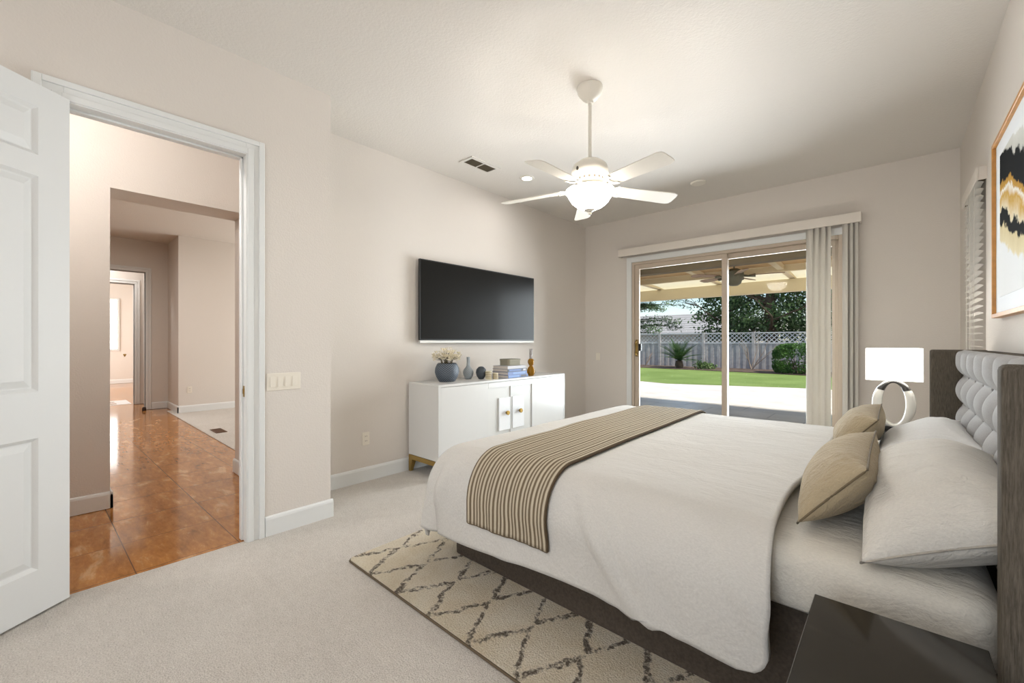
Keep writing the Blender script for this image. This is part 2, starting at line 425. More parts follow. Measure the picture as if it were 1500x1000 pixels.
class MB:
    def __init__(s): s.bm = bmesh.new(); s.uv = None
    def box(s, x0, y0, z0, x1, y1, z1, bev=0.0, seg=2):
        b = bmesh.new(); bmesh.ops.create_cube(b, size=1.0)
        for v in b.verts:
            v.co = Vector(((x0 + x1) / 2 + v.co.x * abs(x1 - x0), (y0 + y1) / 2 + v.co.y * abs(y1 - y0), (z0 + z1) / 2 + v.co.z * abs(z1 - z0)))
        if bev: bmesh.ops.bevel(b, geom=b.edges[:], offset=bev, segments=seg, affect='EDGES', profile=0.5)
        s.add(b); return s
    def add(s, b, mat=None):
        vm = {}
        for v in b.verts: vm[v] = s.bm.verts.new(mat @ v.co if mat else v.co)
        for f in b.faces:
            try: s.bm.faces.new([vm[v] for v in f.verts])
            except ValueError: pass
        b.free()
    def poly(s, pts):
        return s.bm.faces.new([s.bm.verts.new(p) for p in pts])
    def prism(s, pts, axis, a, b_):
        """extrude 2d outline pts along axis ('x','y','z') from a to b_"""
        def mk(p, q):
            return {'x': (q, p[0], p[1]), 'y': (p[0], q, p[1]), 'z': (p[0], p[1], q)}[axis]
        A = [s.bm.verts.new(mk(p, a)) for p in pts]; B = [s.bm.verts.new(mk(p, b_)) for p in pts]
        n = len(pts)
        s.bm.faces.new(A[::-1]); s.bm.faces.new(B)
        for i in range(n): s.bm.faces.new((A[i], A[(i + 1) % n], B[(i + 1) % n], B[i]))
        return s
    def lathe(s, prof, cx=0, cy=0, n=32, cap=True, sq=1.0):
        rings = []
        for r, z in prof:
            if r < 1e-5: rings.append([s.bm.verts.new((cx, cy, z))])
            else: rings.append([s.bm.verts.new((cx + r * math.cos(2 * PI * i / n), cy + sq * r * math.sin(2 * PI * i / n), z)) for i in range(n)])
        for A, B in zip(rings, rings[1:]):
            for i in range(n):
                j = (i + 1) % n
                if len(A) == 1 and len(B) == 1: continue
                if len(A) == 1: s.bm.faces.new((A[0], B[j], B[i]))
                elif len(B) == 1: s.bm.faces.new((A[i], A[j], B[0]))
                else: s.bm.faces.new((A[i], A[j], B[j], B[i]))
        if cap:
            for Rr, rev in ((rings[0], True), (rings[-1], False)):
                if len(Rr) > 1: s.bm.faces.new(Rr[::-1] if rev else Rr)
        return s
    def tube(s, pts, rad, n=8, closed=False):
        pts = [Vector(p) for p in pts]; N = len(pts); rings = []
        up = Vector((0, 0, 1))
        for i, p in enumerate(pts):
            a = pts[(i - 1) % N] if (closed or i > 0) else p
            b = pts[(i + 1) % N] if (closed or i < N - 1) else p
            d = (b - a).normalized()
            u = d.cross(up)
            if u.length < 1e-3: u = d.cross(Vector((1, 0, 0)))
            u.normalize(); w = u.cross(d)
            r = rad[i] if isinstance(rad, (list, tuple)) else rad
            rings.append([s.bm.verts.new(p + (u * math.cos(2 * PI * k / n) + w * math.sin(2 * PI * k / n)) * r) for k in range(n)])
        rng = range(N) if closed else range(N - 1)
        for i in rng:
            A, B = rings[i], rings[(i + 1) % N]
            for k in range(n): s.bm.faces.new((A[k], A[(k + 1) % n], B[(k + 1) % n], B[k]))
        if not closed:
            s.bm.faces.new(rings[0][::-1]); s.bm.faces.new(rings[-1])
        return s
    def grid(s, fn, nu, nv, uv=False, wrap_u=False):
        V = [[s.bm.verts.new(fn(i / nu, j / nv)) for j in range(nv + 1)] for i in range(nu if wrap_u else nu + 1)]
        if uv and s.uv is None: s.uv = s.bm.loops.layers.uv.new('UVMap')
        for i in range(nu):
            for j in range(nv):
                i2 = (i + 1) % nu if wrap_u else i + 1
                f = s.bm.faces.new((V[i][j], V[i2][j], V[i2][j + 1], V[i][j + 1]))
                if uv:
                    for lp, (a, b) in zip(f.loops, ((i, j), (i + 1, j), (i + 1, j + 1), (i, j + 1))): lp[s.uv].uv = (a / nu, b / nv)
        return s
    def build(s, name, mat, parent=None, smooth=False, origin=None, kind=None, label=None, local=False, autosmooth=None, recalc=True, merge=False):
        bm = s.bm
        if merge: bmesh.ops.remove_doubles(bm, verts=bm.verts[:], dist=1e-5)
        if recalc: bmesh.ops.recalc_face_normals(bm, faces=bm.faces[:])
        o3 = Vector((0, 0, 0))
        if not local:
            if parent is not None: o3 = ORG.get(parent.name, Vector((0, 0, 0)))
            elif origin is not None: o3 = Vector(origin)
            if o3.length: bmesh.ops.translate(bm, vec=-o3, verts=bm.verts[:])
        me = bpy.data.meshes.new(name); bm.to_mesh(me); bm.free()
        if smooth:
            for p in me.polygons: p.use_smooth = True
            if autosmooth: me.set_sharp_from_angle(angle=math.radians(autosmooth))
        me.materials.append(M[mat] if isinstance(mat, str) else mat)
        o = bpy.data.objects.new(name, me); COL.objects.link(o)
        if parent is not None:
            o.parent = parent; ORG[o.name] = o3
        elif origin is not None and not local:
            o.location = o3; ORG[o.name] = o3
        else: ORG[o.name] = Vector((0, 0, 0))
        if kind: o['kind'] = kind
        if label: o['label'] = label
        return o


def tag(o, label=None, cat=None, group=None, kind=None):
    if label: o['label'] = label
    if cat: o['category'] = cat
    if group: o['group'] = group
    if kind: o['kind'] = kind
    return o


def thing(name, label, cat, loc=(0, 0, 0), rotz=0.0, group=None, kind=None):
    o = bpy.data.objects.new(name, None); COL.objects.link(o)
    o.empty_display_size = 0.1
    o.location = loc; o.rotation_euler = (0, 0, rotz)
    ORG[o.name] = Vector(loc)
    return tag(o, label, cat, group, kind)


def children(o): return [c for c in COL.objects if c.parent == o]


def copy_tree(o, parent=None):
    c = o.copy(); COL.objects.link(c)
    if parent is not None: c.parent = parent
    for ch in children(o): copy_tree(ch, c)
    return c


def struct(name, mb, mat, **kw):
    return mb.build(name, mat, kind='structure', **kw)


# ------------------------------------------------------------------ the room shell
HC = 3.05
XD, XT, XR, YB, YC, YF = -3.035, -3.573, 0.445, 5.642, 1.385, -2.35
# openings
DY0, DY1, DZ = 0.055, 0.845, 2.455          # entry doorway in wall_entry
SX0, SX1, SZ = -2.795, -0.405, 2.40          # sliding door in wall_back
WY0, WY1, WZ0, WZ1 = 4.17, 4.84, 0.95, 2.36  # window in wall_right

m = MB(); m.box(-3.06, YF, -0.1, XR, YB, 0); m.box(XT, YC, -0.1, -3.06, YB, 0)
struct('floor', m, 'carpet')
struct('ceiling', MB().box(-3.7, YF - 0.15, HC, XR + 0.15, YB + 0.15, HC + 0.15), 'ceiling')
m = MB(); m.box(XD - 0.12, YF, 0, XD, DY0 - 0.018, HC); m.box(XD - 0.12, DY1 + 0.018, 0, XD, YC, HC); m.box(XD - 0.12, DY0 - 0.018, DZ + 0.018, XD, DY1 + 0.018, HC)
m.box(XT - 0.02, YC - 0.12, 0, XD - 0.12, YC, HC)
struct('wall_entry', m, 'wall')
struct('wall_left', MB().box(XT - 0.12, YC, 0, XT, YB + 0.15, HC), 'wall')
m = MB(); m.box(XT, YB, 0, SX0, YB + 0.15, HC); m.box(SX1, YB, 0, XR + 0.15, YB + 0.15, HC); m.box(SX0, YB, SZ, SX1, YB + 0.15, HC)
struct('wall_back', m, 'wall')
m = MB(); m.box(XR, YF - 0.15, 0, XR + 0.15, WY0, HC); m.box(XR, WY1, 0, XR + 0.15, YB, HC); m.box(XR, WY0, 0, XR + 0.15, WY1, WZ0); m.box(XR, WY0, WZ1, XR + 0.15, WY1, HC)
struct('wall_right', m, 'wall')
m = MB(); m.box(XD - 0.12, YF - 0.15, 0, -1.15, YF, HC); m.box(0.35, YF - 0.15, 0, XR, YF, HC); m.box(-1.15, YF - 0.15, 0, 0.35, YF, 0.75); m.box(-1.15, YF - 0.15, 2.75, 0.35, YF, HC)  # opening belongs to the window added for fill light
struct('wall_front', m, 'wall')


def base_profile(t=0.016, h=0.127):
    return [(0, 0), (t, 0), (t, h - 0.022), (t * 0.75, h - 0.008), (t * 0.35, h), (0, h)]


def baseboard(name, segs, mat='trim'):
    """segs: (axis, sign, plane, a, b): board on a plane, thickness going to sign"""
    m = MB()
    for ax, sg, pl, a, b in segs:
        pr = base_profile()
        if ax == 'x': m.prism([(pl + sg * p[0], p[1]) for p in pr], 'y', a, b)      # wall plane x = pl, runs along y
        else: m.prism([(pl + sg * p[0], p[1]) for p in pr], 'x', a, b)              # wall plane y = pl, runs along x
    return struct(name, m, 'trim')


baseboard('baseboard_left', [('x', 1, XT, YC + 0.001, YB)])
baseboard('baseboard_entry', [('x', 1, XD, DY1 + 0.107, YC + 0.016), ('x', 1, XD, YF, DY0 - 0.115), ('y', 1, YC, XT + 0.016, XD)])
baseboard('baseboard_back', [('y', -1, YB, XT, -2.885), ('y', -1, YB, -0.31, XR)])
baseboard('baseboard_right', [('x', -1, XR, YF, YB)])
baseboard('baseboard_front', [('y', 1, YF, XD, XR)])

# unseen window added behind the camera for fill light, and the right wall's window (frames and panes)
def window(name, axis, p0, p1, a0, a1, z0, z1, mull=1):
    o = thing(name, None, None, kind='structure')
    m = MB(); w = 0.045
    def bx(a, b, c, d):
        if axis == 'x': m.box(p0, a, c, p1, b, d, 0.004, 1)
        else: m.box(a, p0, c, b, p1, d, 0.004, 1)
    bx(a0, a0 + w, z0, z1); bx(a1 - w, a1, z0, z1); bx(a0 + w, a1 - w, z0, z0 + w); bx(a0 + w, a1 - w, z1 - w, z1)
    mid = (a0 + a1) / 2
    bx(mid - w / 2, mid + w / 2, z0 + w, z1 - w)
    m.build('window_frame', 'vinyl', o)
    g = MB(); pc = (p0 + p1) / 2
    if axis == 'x': g.box(pc - 0.003, a0 + w, z0 + w, pc + 0.003, a1 - w, z1 - w)
    else: g.box(a0 + w, pc - 0.003, z0 + w, a1 - w, pc + 0.003, z1 - w)
    g.build('pane', 'pane_glass', o)
    return o
window('window_1', 'x', XR + 0.08, XR + 0.12, WY0, WY1, WZ0, WZ1)
window('added_window', 'y', YF - 0.12, YF - 0.08, -1.15, 0.35, 0.75, 2.75)

# entry doorway: jamb, stop and casing
def casing(name, x, sg, y0, y1, z1, w=0.10, jamb=None, mat='trim'):
    """casing on plane x = const around an opening y0..y1, z up to z1; sg = side it stands off"""
    m = MB()
    steps = [(0.0, w, 0.012), (0.006, 0.040, 0.019), (w - 0.034, w - 0.004, 0.022)]
    for a, b, t in steps:
        x0, x1 = sorted((x, x + sg * t))
        m.box(x0, y1 + a, 0, x1, y1 + b, z1 + b, 0.002, 1)
        m.box(x0, y0 - b, 0, x1, y0 - a, z1 + b, 0.002, 1)
        m.box(x0, y0 - a, z1 + a, x1, y1 + a, z1 + b, 0.002, 1)
    if jamb:
        j0, j1 = jamb; t = 0.018
        m.box(j0, y0 - t, 0, j1, y0, z1 + t); m.box(j0, y1, 0, j1, y1 + t, z1 + t); m.box(j0, y0, z1, j1, y1, z1 + t)
        xm = (j0 + j1) / 2
        m.box(xm - 0.03, y1 - 0.012, 0, xm + 0.012, y1, z1, 0.002, 1); m.box(xm - 0.03, y0, 0, xm + 0.012, y0 + 0.012, z1, 0.002, 1)
        m.box(xm - 0.03, y0, z1 - 0.012, xm + 0.012, y1, z1, 0.002, 1)
    return struct(name, m, mat)
trim1 = casing('trim_1', XD, 1, DY0, DY1, DZ - 0.01, 0.105, (XD - 0.125, XD + 0.002))
m = MB(); m.box(XD - 0.052, DY1 - 0.0025, 0.915, XD - 0.022, DY1 - 0.0002, 0.985, 0.001, 1); m.box(XD - 0.046, DY1 - 0.006, 0.935, XD - 0.030, DY1 - 0.0025, 0.965)
m.build('strike_plate', 'brass_knob', trim1, label='small brass strike plate')

# entry door leaf: six raised panels, hinged at the left jamb and swung into the room
door1 = thing('door_1', None, None, (-3.035, 0.052, 0.0), math.atan2(-0.204, 0.157), kind='structure')
def door_leaf(W, H, T=0.04):
    """local: x along width, y thickness (0 = face seen, +y behind), z up"""
    m = MB(); st = 0.128; mu = 0.112
    pw = (W - 2 * st - mu) / 2
    zs = [(0.215, 0.822), (1.036, 2.028), (2.125, 2.345)]
    m.box(0, 0, 0.012, st, T, H); m.box(W - st, 0, 0.012, W, T, H); m.box(st + pw, 0, 0.012, st + pw + mu, T, H)
    prev = 0.012
    for a, b in zs + [(H, H)]:
        m.box(st, 0, prev, st + pw, T, a); m.box(st + pw + mu, 0, prev, W - st, T, a); prev = b
    for x0 in (st, st + pw + mu):
        for a, b in zs:
            x1 = x0 + pw
            m.box(x0, T / 2 - 0.006, a, x1, T / 2 + 0.006, b)
            for yo, yi, sg in ((T / 2 - 0.006, 0.004, -1), (T / 2 + 0.006, T - 0.004, 1)):
                g0, g1 = 0.022, 0.052
                # sloped moulding from the face edge down, then a raised field
                def ring(ins, y): return [(x0 + ins, y, a + ins), (x1 - ins, y, a + ins), (x1 - ins, y, b - ins), (x0 + ins, y, b - ins)]
                yf = 0.0 if sg < 0 else T
                R0 = ring(0, yf); R1 = ring(0.016, yo)
                R2 = ring(g0, yo); R3 = ring(g1, yi)
                for A, B in ((R0, R1), (R2, R3)):
                    for k in range(4): m.poly([A[k], A[(k + 1) % 4], B[(k + 1) % 4], B[k]])
                m.poly(R3)
    return m
door_leaf(0.785, 2.452).build('leaf', 'door_white', door1, local=True)
for z in (0.25, 1.23, 2.2):
    MB().lathe([(0.008, z - 0.05), (0.008, z + 0.05)], -0.004, 0.004, 10).build('hinge', 'brass', door1, local=True)
h = MB().lathe([(0.026, 0.0), (0.026, 0.008), (0.012, 0.012), (0.012, 0.035), (0.026, 0.045), (0.028, 0.06), (0.018, 0.072), (0, 0.074)], 0, 0, 20)
hk = h.build('door_handle', 'brass', door1, smooth=True, local=True, autosmooth=40); hk.rotation_euler = (PI / 2, 0, 0); hk.location = (0.72, 0, 0.95)

# ------------------------------------------------------------------ hall and rooms seen through the doorway
HX = -4.44; HX2 = -4.78; OY0, OY1 = 0.326, 1.238; RC = 3.16
XA, XB_, YBW = -10.40, -9.43, 1.575
m = MB(); m.box(-11.55, -3.0, -0.1, HX2, 1.48, -0.004); m.box(-11.55, 1.48, -0.1, -9.9, 1.62, -0.004); m.box(HX2, -1.3, -0.1, -3.06, 1.27, -0.004); m.box(-18.2, -2.2, -0.1, -11.55, 3.0, -0.004)
struct('floor_hall', m, 'marble_tile')
struct('floor_great_room', MB().box(-9.9, 1.48, -0.1, HX2, 5.7, 0.004), 'carpet')
m = MB(); m.box(HX2, -1.3, HC, XD - 0.12, 1.40, HC + 0.12)
struct('ceiling_vestibule', m, 'ceiling')
m = MB(); m.box(-11.6, -3.0, RC, HX2, 5.7, RC + 0.12)
struct('ceiling_great_room', m, 'ceiling')
m = MB(); m.box(HX2, -1.3, 0, HX, OY0, HC + 0.2); m.box(HX2, OY1, 0, HX, 1.40, HC + 0.2); m.box(HX2, OY0, 2.445, HX, OY1, HC + 0.2)
m.box(HX, OY1 + 0.03, 0, XD - 0.12, 1.40, HC + 0.1); m.box(HX2, -1.42, 0, XD - 0.12, -1.3, HC + 0.1)
struct('wall_hall', m, 'wall')
m = MB(); m.box(HX2 - 0.001, -3.0, 0, HX2 + 0.12, -1.3, RC); m.box(HX2 - 0.001, 1.40, 0, HX2 + 0.12, 5.7, RC); m.box(-11.6, -3.1, 0, HX2, -3.0, RC)
m.box(-9.5, 5.55, 0, HX2, 5.7, 0.6); m.box(-9.5, 5.55, 2.6, HX2, 5.7, RC); m.box(-9.5, 5.55, 0.6, -9.2, 5.7, 2.6); m.box(-6, 5.55, 0.6, HX2, 5.7, 2.6)
struct('wall_great_room', m, 'wall')
AY0, AY1, AZ = 0.40, 1.245, 2.57
m = MB(); m.box(XA - 0.12, -3.0, 0, XA, AY0, RC); m.box(XA - 0.12, AY1, 0, XA, YBW + 0.1, RC); m.box(XA - 0.12, AY0, AZ, XA, AY1, RC)
m.box(XA, YBW, 0, XB_, YBW + 0.12, RC); m.box(XB_ - 0.12, YBW + 0.12, 0, XB_, 5.7, RC)
struct('wall_far', m, 'wall')
casing('trim_2', XA, 1, AY0, AY1, AZ, 0.085, (XA - 0.122, XA + 0.002))
XC_ = -11.45; CY0, CY1, CZ = 0.30, 1.20, 2.44
m = MB(); m.box(XC_ - 0.12, -0.3, 0, XC_, CY0, RC); m.box(XC_ - 0.12, CY1, 0, XC_, 2.2, RC); m.box(XC_ - 0.12, CY0, CZ, XC_, CY1, RC)
m.box(XC_, 1.36, 0, XA - 0.12, 1.46, RC); m.box(XC_, -0.3, 0, XA - 0.12, -0.2, RC)
struct('wall_corridor', m, 'wall')
struct('ceiling_corridor', MB().box(-18.2, -2.2, RC, -11.55, 3.0, RC + 0.1), 'ceiling')
casing('trim_3', XC_, 1, CY0, CY1, CZ, 0.085, (XC_ - 0.122, XC_ + 0.002))
m = MB(); m.box(-17.72, -2.2, 0, -17.6, 3.0, RC); m.box(-17.6, 2.4, 0, -11.57, 2.5, RC); m.box(-17.6, -2.3, 0, -11.57, -2.2, RC)
struct('wall_far_room', m, 'wall')
baseboard('baseboard_hall', [('x', 1, HX, -1.3, OY0 + 0.016), ('y', 1, OY0, HX2 - 0.016, HX + 0.016), ('y', -1, OY1, HX2 - 0.016, HX + 0.016), ('y', -1, OY1 + 0.03, HX, XD - 0.125)])
baseboard('baseboard_far', [('x', 1, XA, AY1 + 0.087, YBW), ('y', -1, YBW, XA, XB_ + 0.016), ('x', 1, XB_, YBW - 0.016, 5.55), ('x', 1, -17.6, -2.2, 2.4), ('x', 1, XA, -3.0, AY0 - 0.087)])
# door leaf standing open in the far room, and the window beyond it
door3 = thing('door_3', None, None, (-11.6, 1.19, 0), PI + 0.012, kind='structure')
door_leaf(0.86, 2.41).build('leaf', 'door_white', door3, local=True)
MB().lathe([(0.026, 0), (0.012, 0.004), (0.012, 0.02), (0.028, 0.03), (0.025, 0.055), (0.0, 0.06)], 0, 0, 16).build('door_handle', 'brass', door3, local=True).location = (0.79, 0.04, 0.95)
door3.children[-1].rotation_euler = (-PI / 2, 0, 0)
win3 = thing('window_3', None, None, kind='structure')
m = MB(); m.box(-17.6, 0.55, 1.0, -17.57, 1.50, 1.05); m.box(-17.6, 0.55, 2.55, -17.57, 1.5, 2.6); m.box(-17.6, 0.55, 1.05, -17.57, 0.6, 2.55); m.box(-17.6, 1.45, 1.05, -17.57, 1.5, 2.55)
m.build('window_frame', 'trim', win3)
MB().box(-17.6, 0.6, 1.05, -17.585, 1.45, 2.55).build('pane', 'far_window_lit', win3)
bl3 = thing('window_blind', 'white horizontal blind glowing in the far room window beyond two doorways', 'blind', (-17.55, 1.0, 2.58))
for k in range(26):
    MB().box(-17.565, 0.58, 1.05 + k * 0.058, -17.535, 1.47, 1.056 + k * 0.058).build('slat', 'blind_slat', bl3)

# ------------------------------------------------------------------ ceiling fixtures
def disc_light(name, label, cat, x, y, lit, z=HC):
    o = thing(name, label, cat, (x, y, z))
    MB().lathe([(0.052, z - 0.002), (0.056, z - 0.006), (0.078, z - 0.004), (0.082, z)], x, y, 32, cap=False).build('trim_ring', 'fan_white', o, smooth=True)
    MB().lathe([(0, z - 0.004), (0.054, z - 0.004), (0.054, z - 0.001), (0, z - 0.001)], x, y, 32, cap=False).build('lens', 'downlight_lit' if lit else 'fan_white', o)
    return o
disc_light('recessed_light', 'small round lit recessed light in the ceiling beside the dark air register', 'light', -2.973, 3.521, True)
for nm, (x, y) in (('a', (-2.973, 3.521)), ):
    area('downlight_glow', (x, y, HC - 0.012), (0, 0, -1), 0.1, 0.1, 2.5, WARM, 'DISK', math.radians(170))
for i, (x, y) in enumerate(((-0.6, -1.2), (-2.2, -1.2))):  # unseen ceiling lamps added behind the camera as fill
    disc_light('recessed_light', ('unseen recessed fill light added behind the viewpoint, nearer the %s wall' % ('headboard' if i == 0 else 'door')), 'light', x, y, True)
    area('downlight_glow', (x, y, HC - 0.012), (0, 0, -1), 0.1, 0.1, 9, WARM, 'DISK', math.radians(160))

sd = thing('smoke_detector', 'flat round white cover on the ceiling above the sliding door', 'detector', (-1.629, 4.899, HC))
MB().lathe([(0.082, HC), (0.082, HC - 0.008), (0.074, HC - 0.016), (0.0, HC - 0.018)], -1.629, 4.899, 36, cap=False).build('cover', 'fan_white', sd, smooth=True, autosmooth=40)

vt = thing('air_register', 'dark two-bank louvred air register set in the ceiling', 'vent', (-3.10, 2.94, HC))
x0, x1, y0, y1 = -3.205, -3.005, 2.745, 3.135
m = MB(); m.box(x0, y0, HC - 0.008, x0 + 0.035, y1, HC); m.box(x1 - 0.035, y0, HC - 0.008, x1, y1, HC); m.box(x0 + 0.035, y0, HC - 0.008, x1 - 0.035, y0 + 0.03, HC); m.box(x0 + 0.035, y1 - 0.03, HC - 0.008, x1 - 0.035, y1, HC)
ym = (y0 + y1) / 2; m.box(x0 + 0.035, ym - 0.006, HC - 0.007, x1 - 0.035, ym + 0.006, HC)
m.build('frame', 'ceiling', vt)
MB().box(x0 + 0.035, y0 + 0.03, HC - 0.0015, x1 - 0.035, y1 - 0.03, HC - 0.0005).build('duct_back', 'vent_dark', vt)
for a, b in ((y0 + 0.03, ym - 0.006), (ym + 0.006, y1 - 0.03)):
    m = MB()
    for k in range(6):
        xx = x0 + 0.043 + k * 0.022
        m.poly([(xx, a, HC - 0.002), (xx, b, HC - 0.002), (xx + 0.014, b, HC - 0.008), (xx + 0.014, a, HC - 0.008)])
    m.build('louvre_bank', 'vent_dark', vt)

# ceiling fan
FX, FY = -1.586, 2.562
fan = thing('ceiling_fan', 'white five-blade ceiling fan with lit glass bowl hanging on a long rod', 'fan', (FX, FY, HC))
MB().lathe([(0.0, HC), (0.088, HC), (0.09, HC - 0.012), (0.082, HC - 0.045), (0.05, HC - 0.085), (0.026, HC - 0.10), (0.024, HC - 0.115), (0.0, HC - 0.115)], FX, FY, 36, cap=False).build('canopy', 'fan_white', fan, smooth=True, autosmooth=50)
MB().lathe([(0.0125, 2.50), (0.0125, HC - 0.10)], FX, FY, 16).build('downrod', 'fan_white', fan, smooth=True, autosmooth=50)
MB().lathe([(0, 2.545), (0.045, 2.542), (0.075, 2.53), (0.115, 2.50), (0.128, 2.465), (0.128, 2.43), (0.120, 2.415), (0.10, 2.405), (0.0, 2.405)], FX, FY, 44, cap=False).build('motor_housing', 'fan_white', fan, smooth=True, autosmooth=50)
hub = MB().lathe([(0, 2.405), (0.098, 2.405), (0.10, 2.385), (0.085, 2.365), (0.075, 2.34), (0.0, 2.34)], FX, FY, 40, cap=False).build('switch_housing', 'fan_white', fan, smooth=True, autosmooth=50)
for k in range(18):
    m = MB(); a = 2 * PI * k / 18
    c, s_ = math.cos(a), math.sin(a)
    ux, uy = -s_ * 0.007, c * 0.007
    for (r0, z0_), (r1, z1_) in (((0.1005, 2.402), (0.1015, 2.387)),):
        m.poly([(FX + c * r0 - ux, FY + s_ * r0 - uy, z0_), (FX + c * r0 + ux, FY + s_ * r0 + uy, z0_), (FX + c * r1 + ux, FY + s_ * r1 + uy, z1_), (FX + c * r1 - ux, FY + s_ * r1 - uy, z1_)])
    m.build('vent_slot', 'fan_slot', hub)
a = math.radians(-105 + 7)
m = MB(); m.lathe([(0.014, 0), (0.014, 0.006), (0, 0.006)], 0, 0, 16, sq=0.6)
bd = m.build('badge', 'fan_badge', fan, local=True)
ab = math.atan2(-FY, -FX) - math.radians(40)
bd.location = (math.cos(ab) * 0.1265, math.sin(ab) * 0.1265, 2.45 - HC); bd.rotation_euler = (0, PI / 2, ab)
ZBL = 2.340
for k in range(5):
    a = math.radians(55.5 + 72 * k)
    e = bpy.data.objects.new('x', None)
    rot = Matrix.Translation(Vector((FX, FY, ZBL))) @ Matrix.Rotation(a, 4, 'Z') @ Matrix.Rotation(math.radians(2.0), 4, 'Y') @ Matrix.Rotation(math.radians(-12), 4, 'X')
    bpy.data.objects.remove(e)
    b = bmesh.new()
    L0, L1, w0, w1, th = 0.20, 0.665, 0.058, 0.070, 0.006
    pts = [(L0, -w0), (L1 - 0.035, -w1), (L1 - 0.008, -w1 + 0.012), (L1, -w1 + 0.035), (L1, w1 - 0.035), (L1 - 0.008, w1 - 0.012), (L1 - 0.035, w1), (L0, w0), (L0 - 0.025, w0 * 0.6), (L0 - 0.025, -w0 * 0.6)]
    A = [b.verts.new((x, y, 0)) for x, y in pts]; B = [b.verts.new((x, y, th)) for x, y in pts]
    b.faces.new(A[::-1]); b.faces.new(B)
    for i in range(len(pts)): b.faces.new((A[i], A[(i + 1) % len(pts)], B[(i + 1) % len(pts)], B[i]))
    m = MB(); m.add(b, rot); bl = m.build('blade', 'fan_blade', fan)
    # bracket: curved arm and a rounded shoe with a crescent opening under the blade root
    m = MB(); b = bmesh.new(); n = 18
    ring_o = []; ring_i = []
    for i in range(n + 1):
        t_ = PI / 2 + PI * i / n
        ring_o.append((0.235 + 0.05 * math.cos(t_) * 1.3, 0.056 * math.sin(t_))); ring_i.append((0.235 + 0.026 * math.cos(t_) * 1.2, 0.034 * math.sin(t_)))
    for zz0, zz1 in ((-0.007, -0.0005),):
        O0 = [b.verts.new((x, y, zz0)) for x, y in ring_o]; I0 = [b.verts.new((x, y, zz0)) for x, y in ring_i]
        O1 = [b.verts.new((x, y, zz1)) for x, y in ring_o]; I1 = [b.verts.new((x, y, zz1)) for x, y in ring_i]
        for i in range(n):
            b.faces.new((O0[i], O0[i + 1], I0[i + 1], I0[i])); b.faces.new((O1[i + 1], O1[i], I1[i], I1[i + 1]))
            b.faces.new((O0[i + 1], O0[i], O1[i], O1[i + 1])); b.faces.new((I0[i], I0[i + 1], I1[i + 1], I1[i]))
        for i in (0, n): b.faces.new((O0[i], I0[i], I1[i], O1[i]))
    m.add(b, rot)
    m2 = MB()
    arm = [rot @ Vector(p) for p in ((0.085, 0, 0.006), (0.12, 0, -0.004), (0.175, 0, -0.007))]
    m.tube(arm, [0.016, 0.014, 0.013], 10)
    m.build('blade_bracket', 'fan_white', bl)
bz = 2.330
bowl = MB().lathe([(0.150, bz), (0.166, bz - 0.006), (0.166, bz - 0.018), (0.155, bz - 0.028), (0.150, bz - 0.045), (0.125, bz - 0.085), (0.090, bz - 0.115), (0.050, bz - 0.132), (0.0, bz - 0.138),
                   (0.0, bz - 0.134), (0.048, bz - 0.128), (0.087, bz - 0.111), (0.121, bz - 0.081), (0.145, bz - 0.043), (0.149, bz - 0.02), (0.148, bz)], FX, FY, 48, cap=False).build('glass_bowl', 'bowl_lit', fan, smooth=True)
MB().lathe([(0.0, bz - 0.134), (0.036, bz - 0.136), (0.04, bz - 0.142), (0.022, bz - 0.150), (0.010, bz - 0.160), (0.014, bz - 0.166), (0.0, bz - 0.174)], FX, FY, 24, cap=False).build('finial', 'fan_white', fan, smooth=True)
MB().lathe([(0, bz + 0.010), (0.136, bz + 0.010), (0.139, bz + 0.002), (0.132, bz + 0.002), (0, bz + 0.002)], FX, FY, 40, cap=False).build('bowl_light_block', 'fan_white', fan, smooth=True, autosmooth=30)  # disc added over the bowl to hold its light off the ceiling
for dx, dy in ((0.05, 0.0), (-0.025, 0.043), (-0.025, -0.043)):
    point('fan_bulb', (FX + dx * 1.6, FY + dy * 1.6, bz - 0.05), 34, WARM, 0.03)

# hall lamps
def flush_lamp(x, y, z, label, watts, r=0.14, globe=False):
    o = thing('flush_light', label, 'light', (x, y, z))
    MB().lathe([(r, z), (r, z - 0.02), (r * 0.96, z - 0.03), (0, z - 0.03)], x, y, 32, cap=False).build('canopy', 'fan_white', o)
    MB().lathe([(r * 0.9, z - 0.03), (r * 0.8, z - 0.06), (r * 0.45, z - 0.085), (0, z - 0.09)], x, y, 32, cap=False).build('diffuser', 'diffuser_lit', o, smooth=True)
    if globe: point('flush_light_glow', (x, y, z - 0.24), watts, WARM, 0.06)
    else: area('flush_light_glow', (x, y, z - 0.1), (0, 0, -1), r * 2, r * 2, watts, WARM, 'DISK')
flush_lamp(-3.42, -0.25, HC, 'round white flush light on the small hall ceiling just outside the door', 29, globe=True)
flush_lamp(-7.6, 0.2, RC, 'round white fill light added on the large room ceiling beyond the hall', 30)  # unseen lamp added to brighten the large room
flush_lamp(-10.98, 0.6, RC, 'round white fill light added on the ceiling between the two far doorways', 9, 0.1)  # unseen lamp added to brighten the dark corridor
flush_lamp(-12.6, 0.6, RC, 'round white flush light on the far room ceiling', 35)

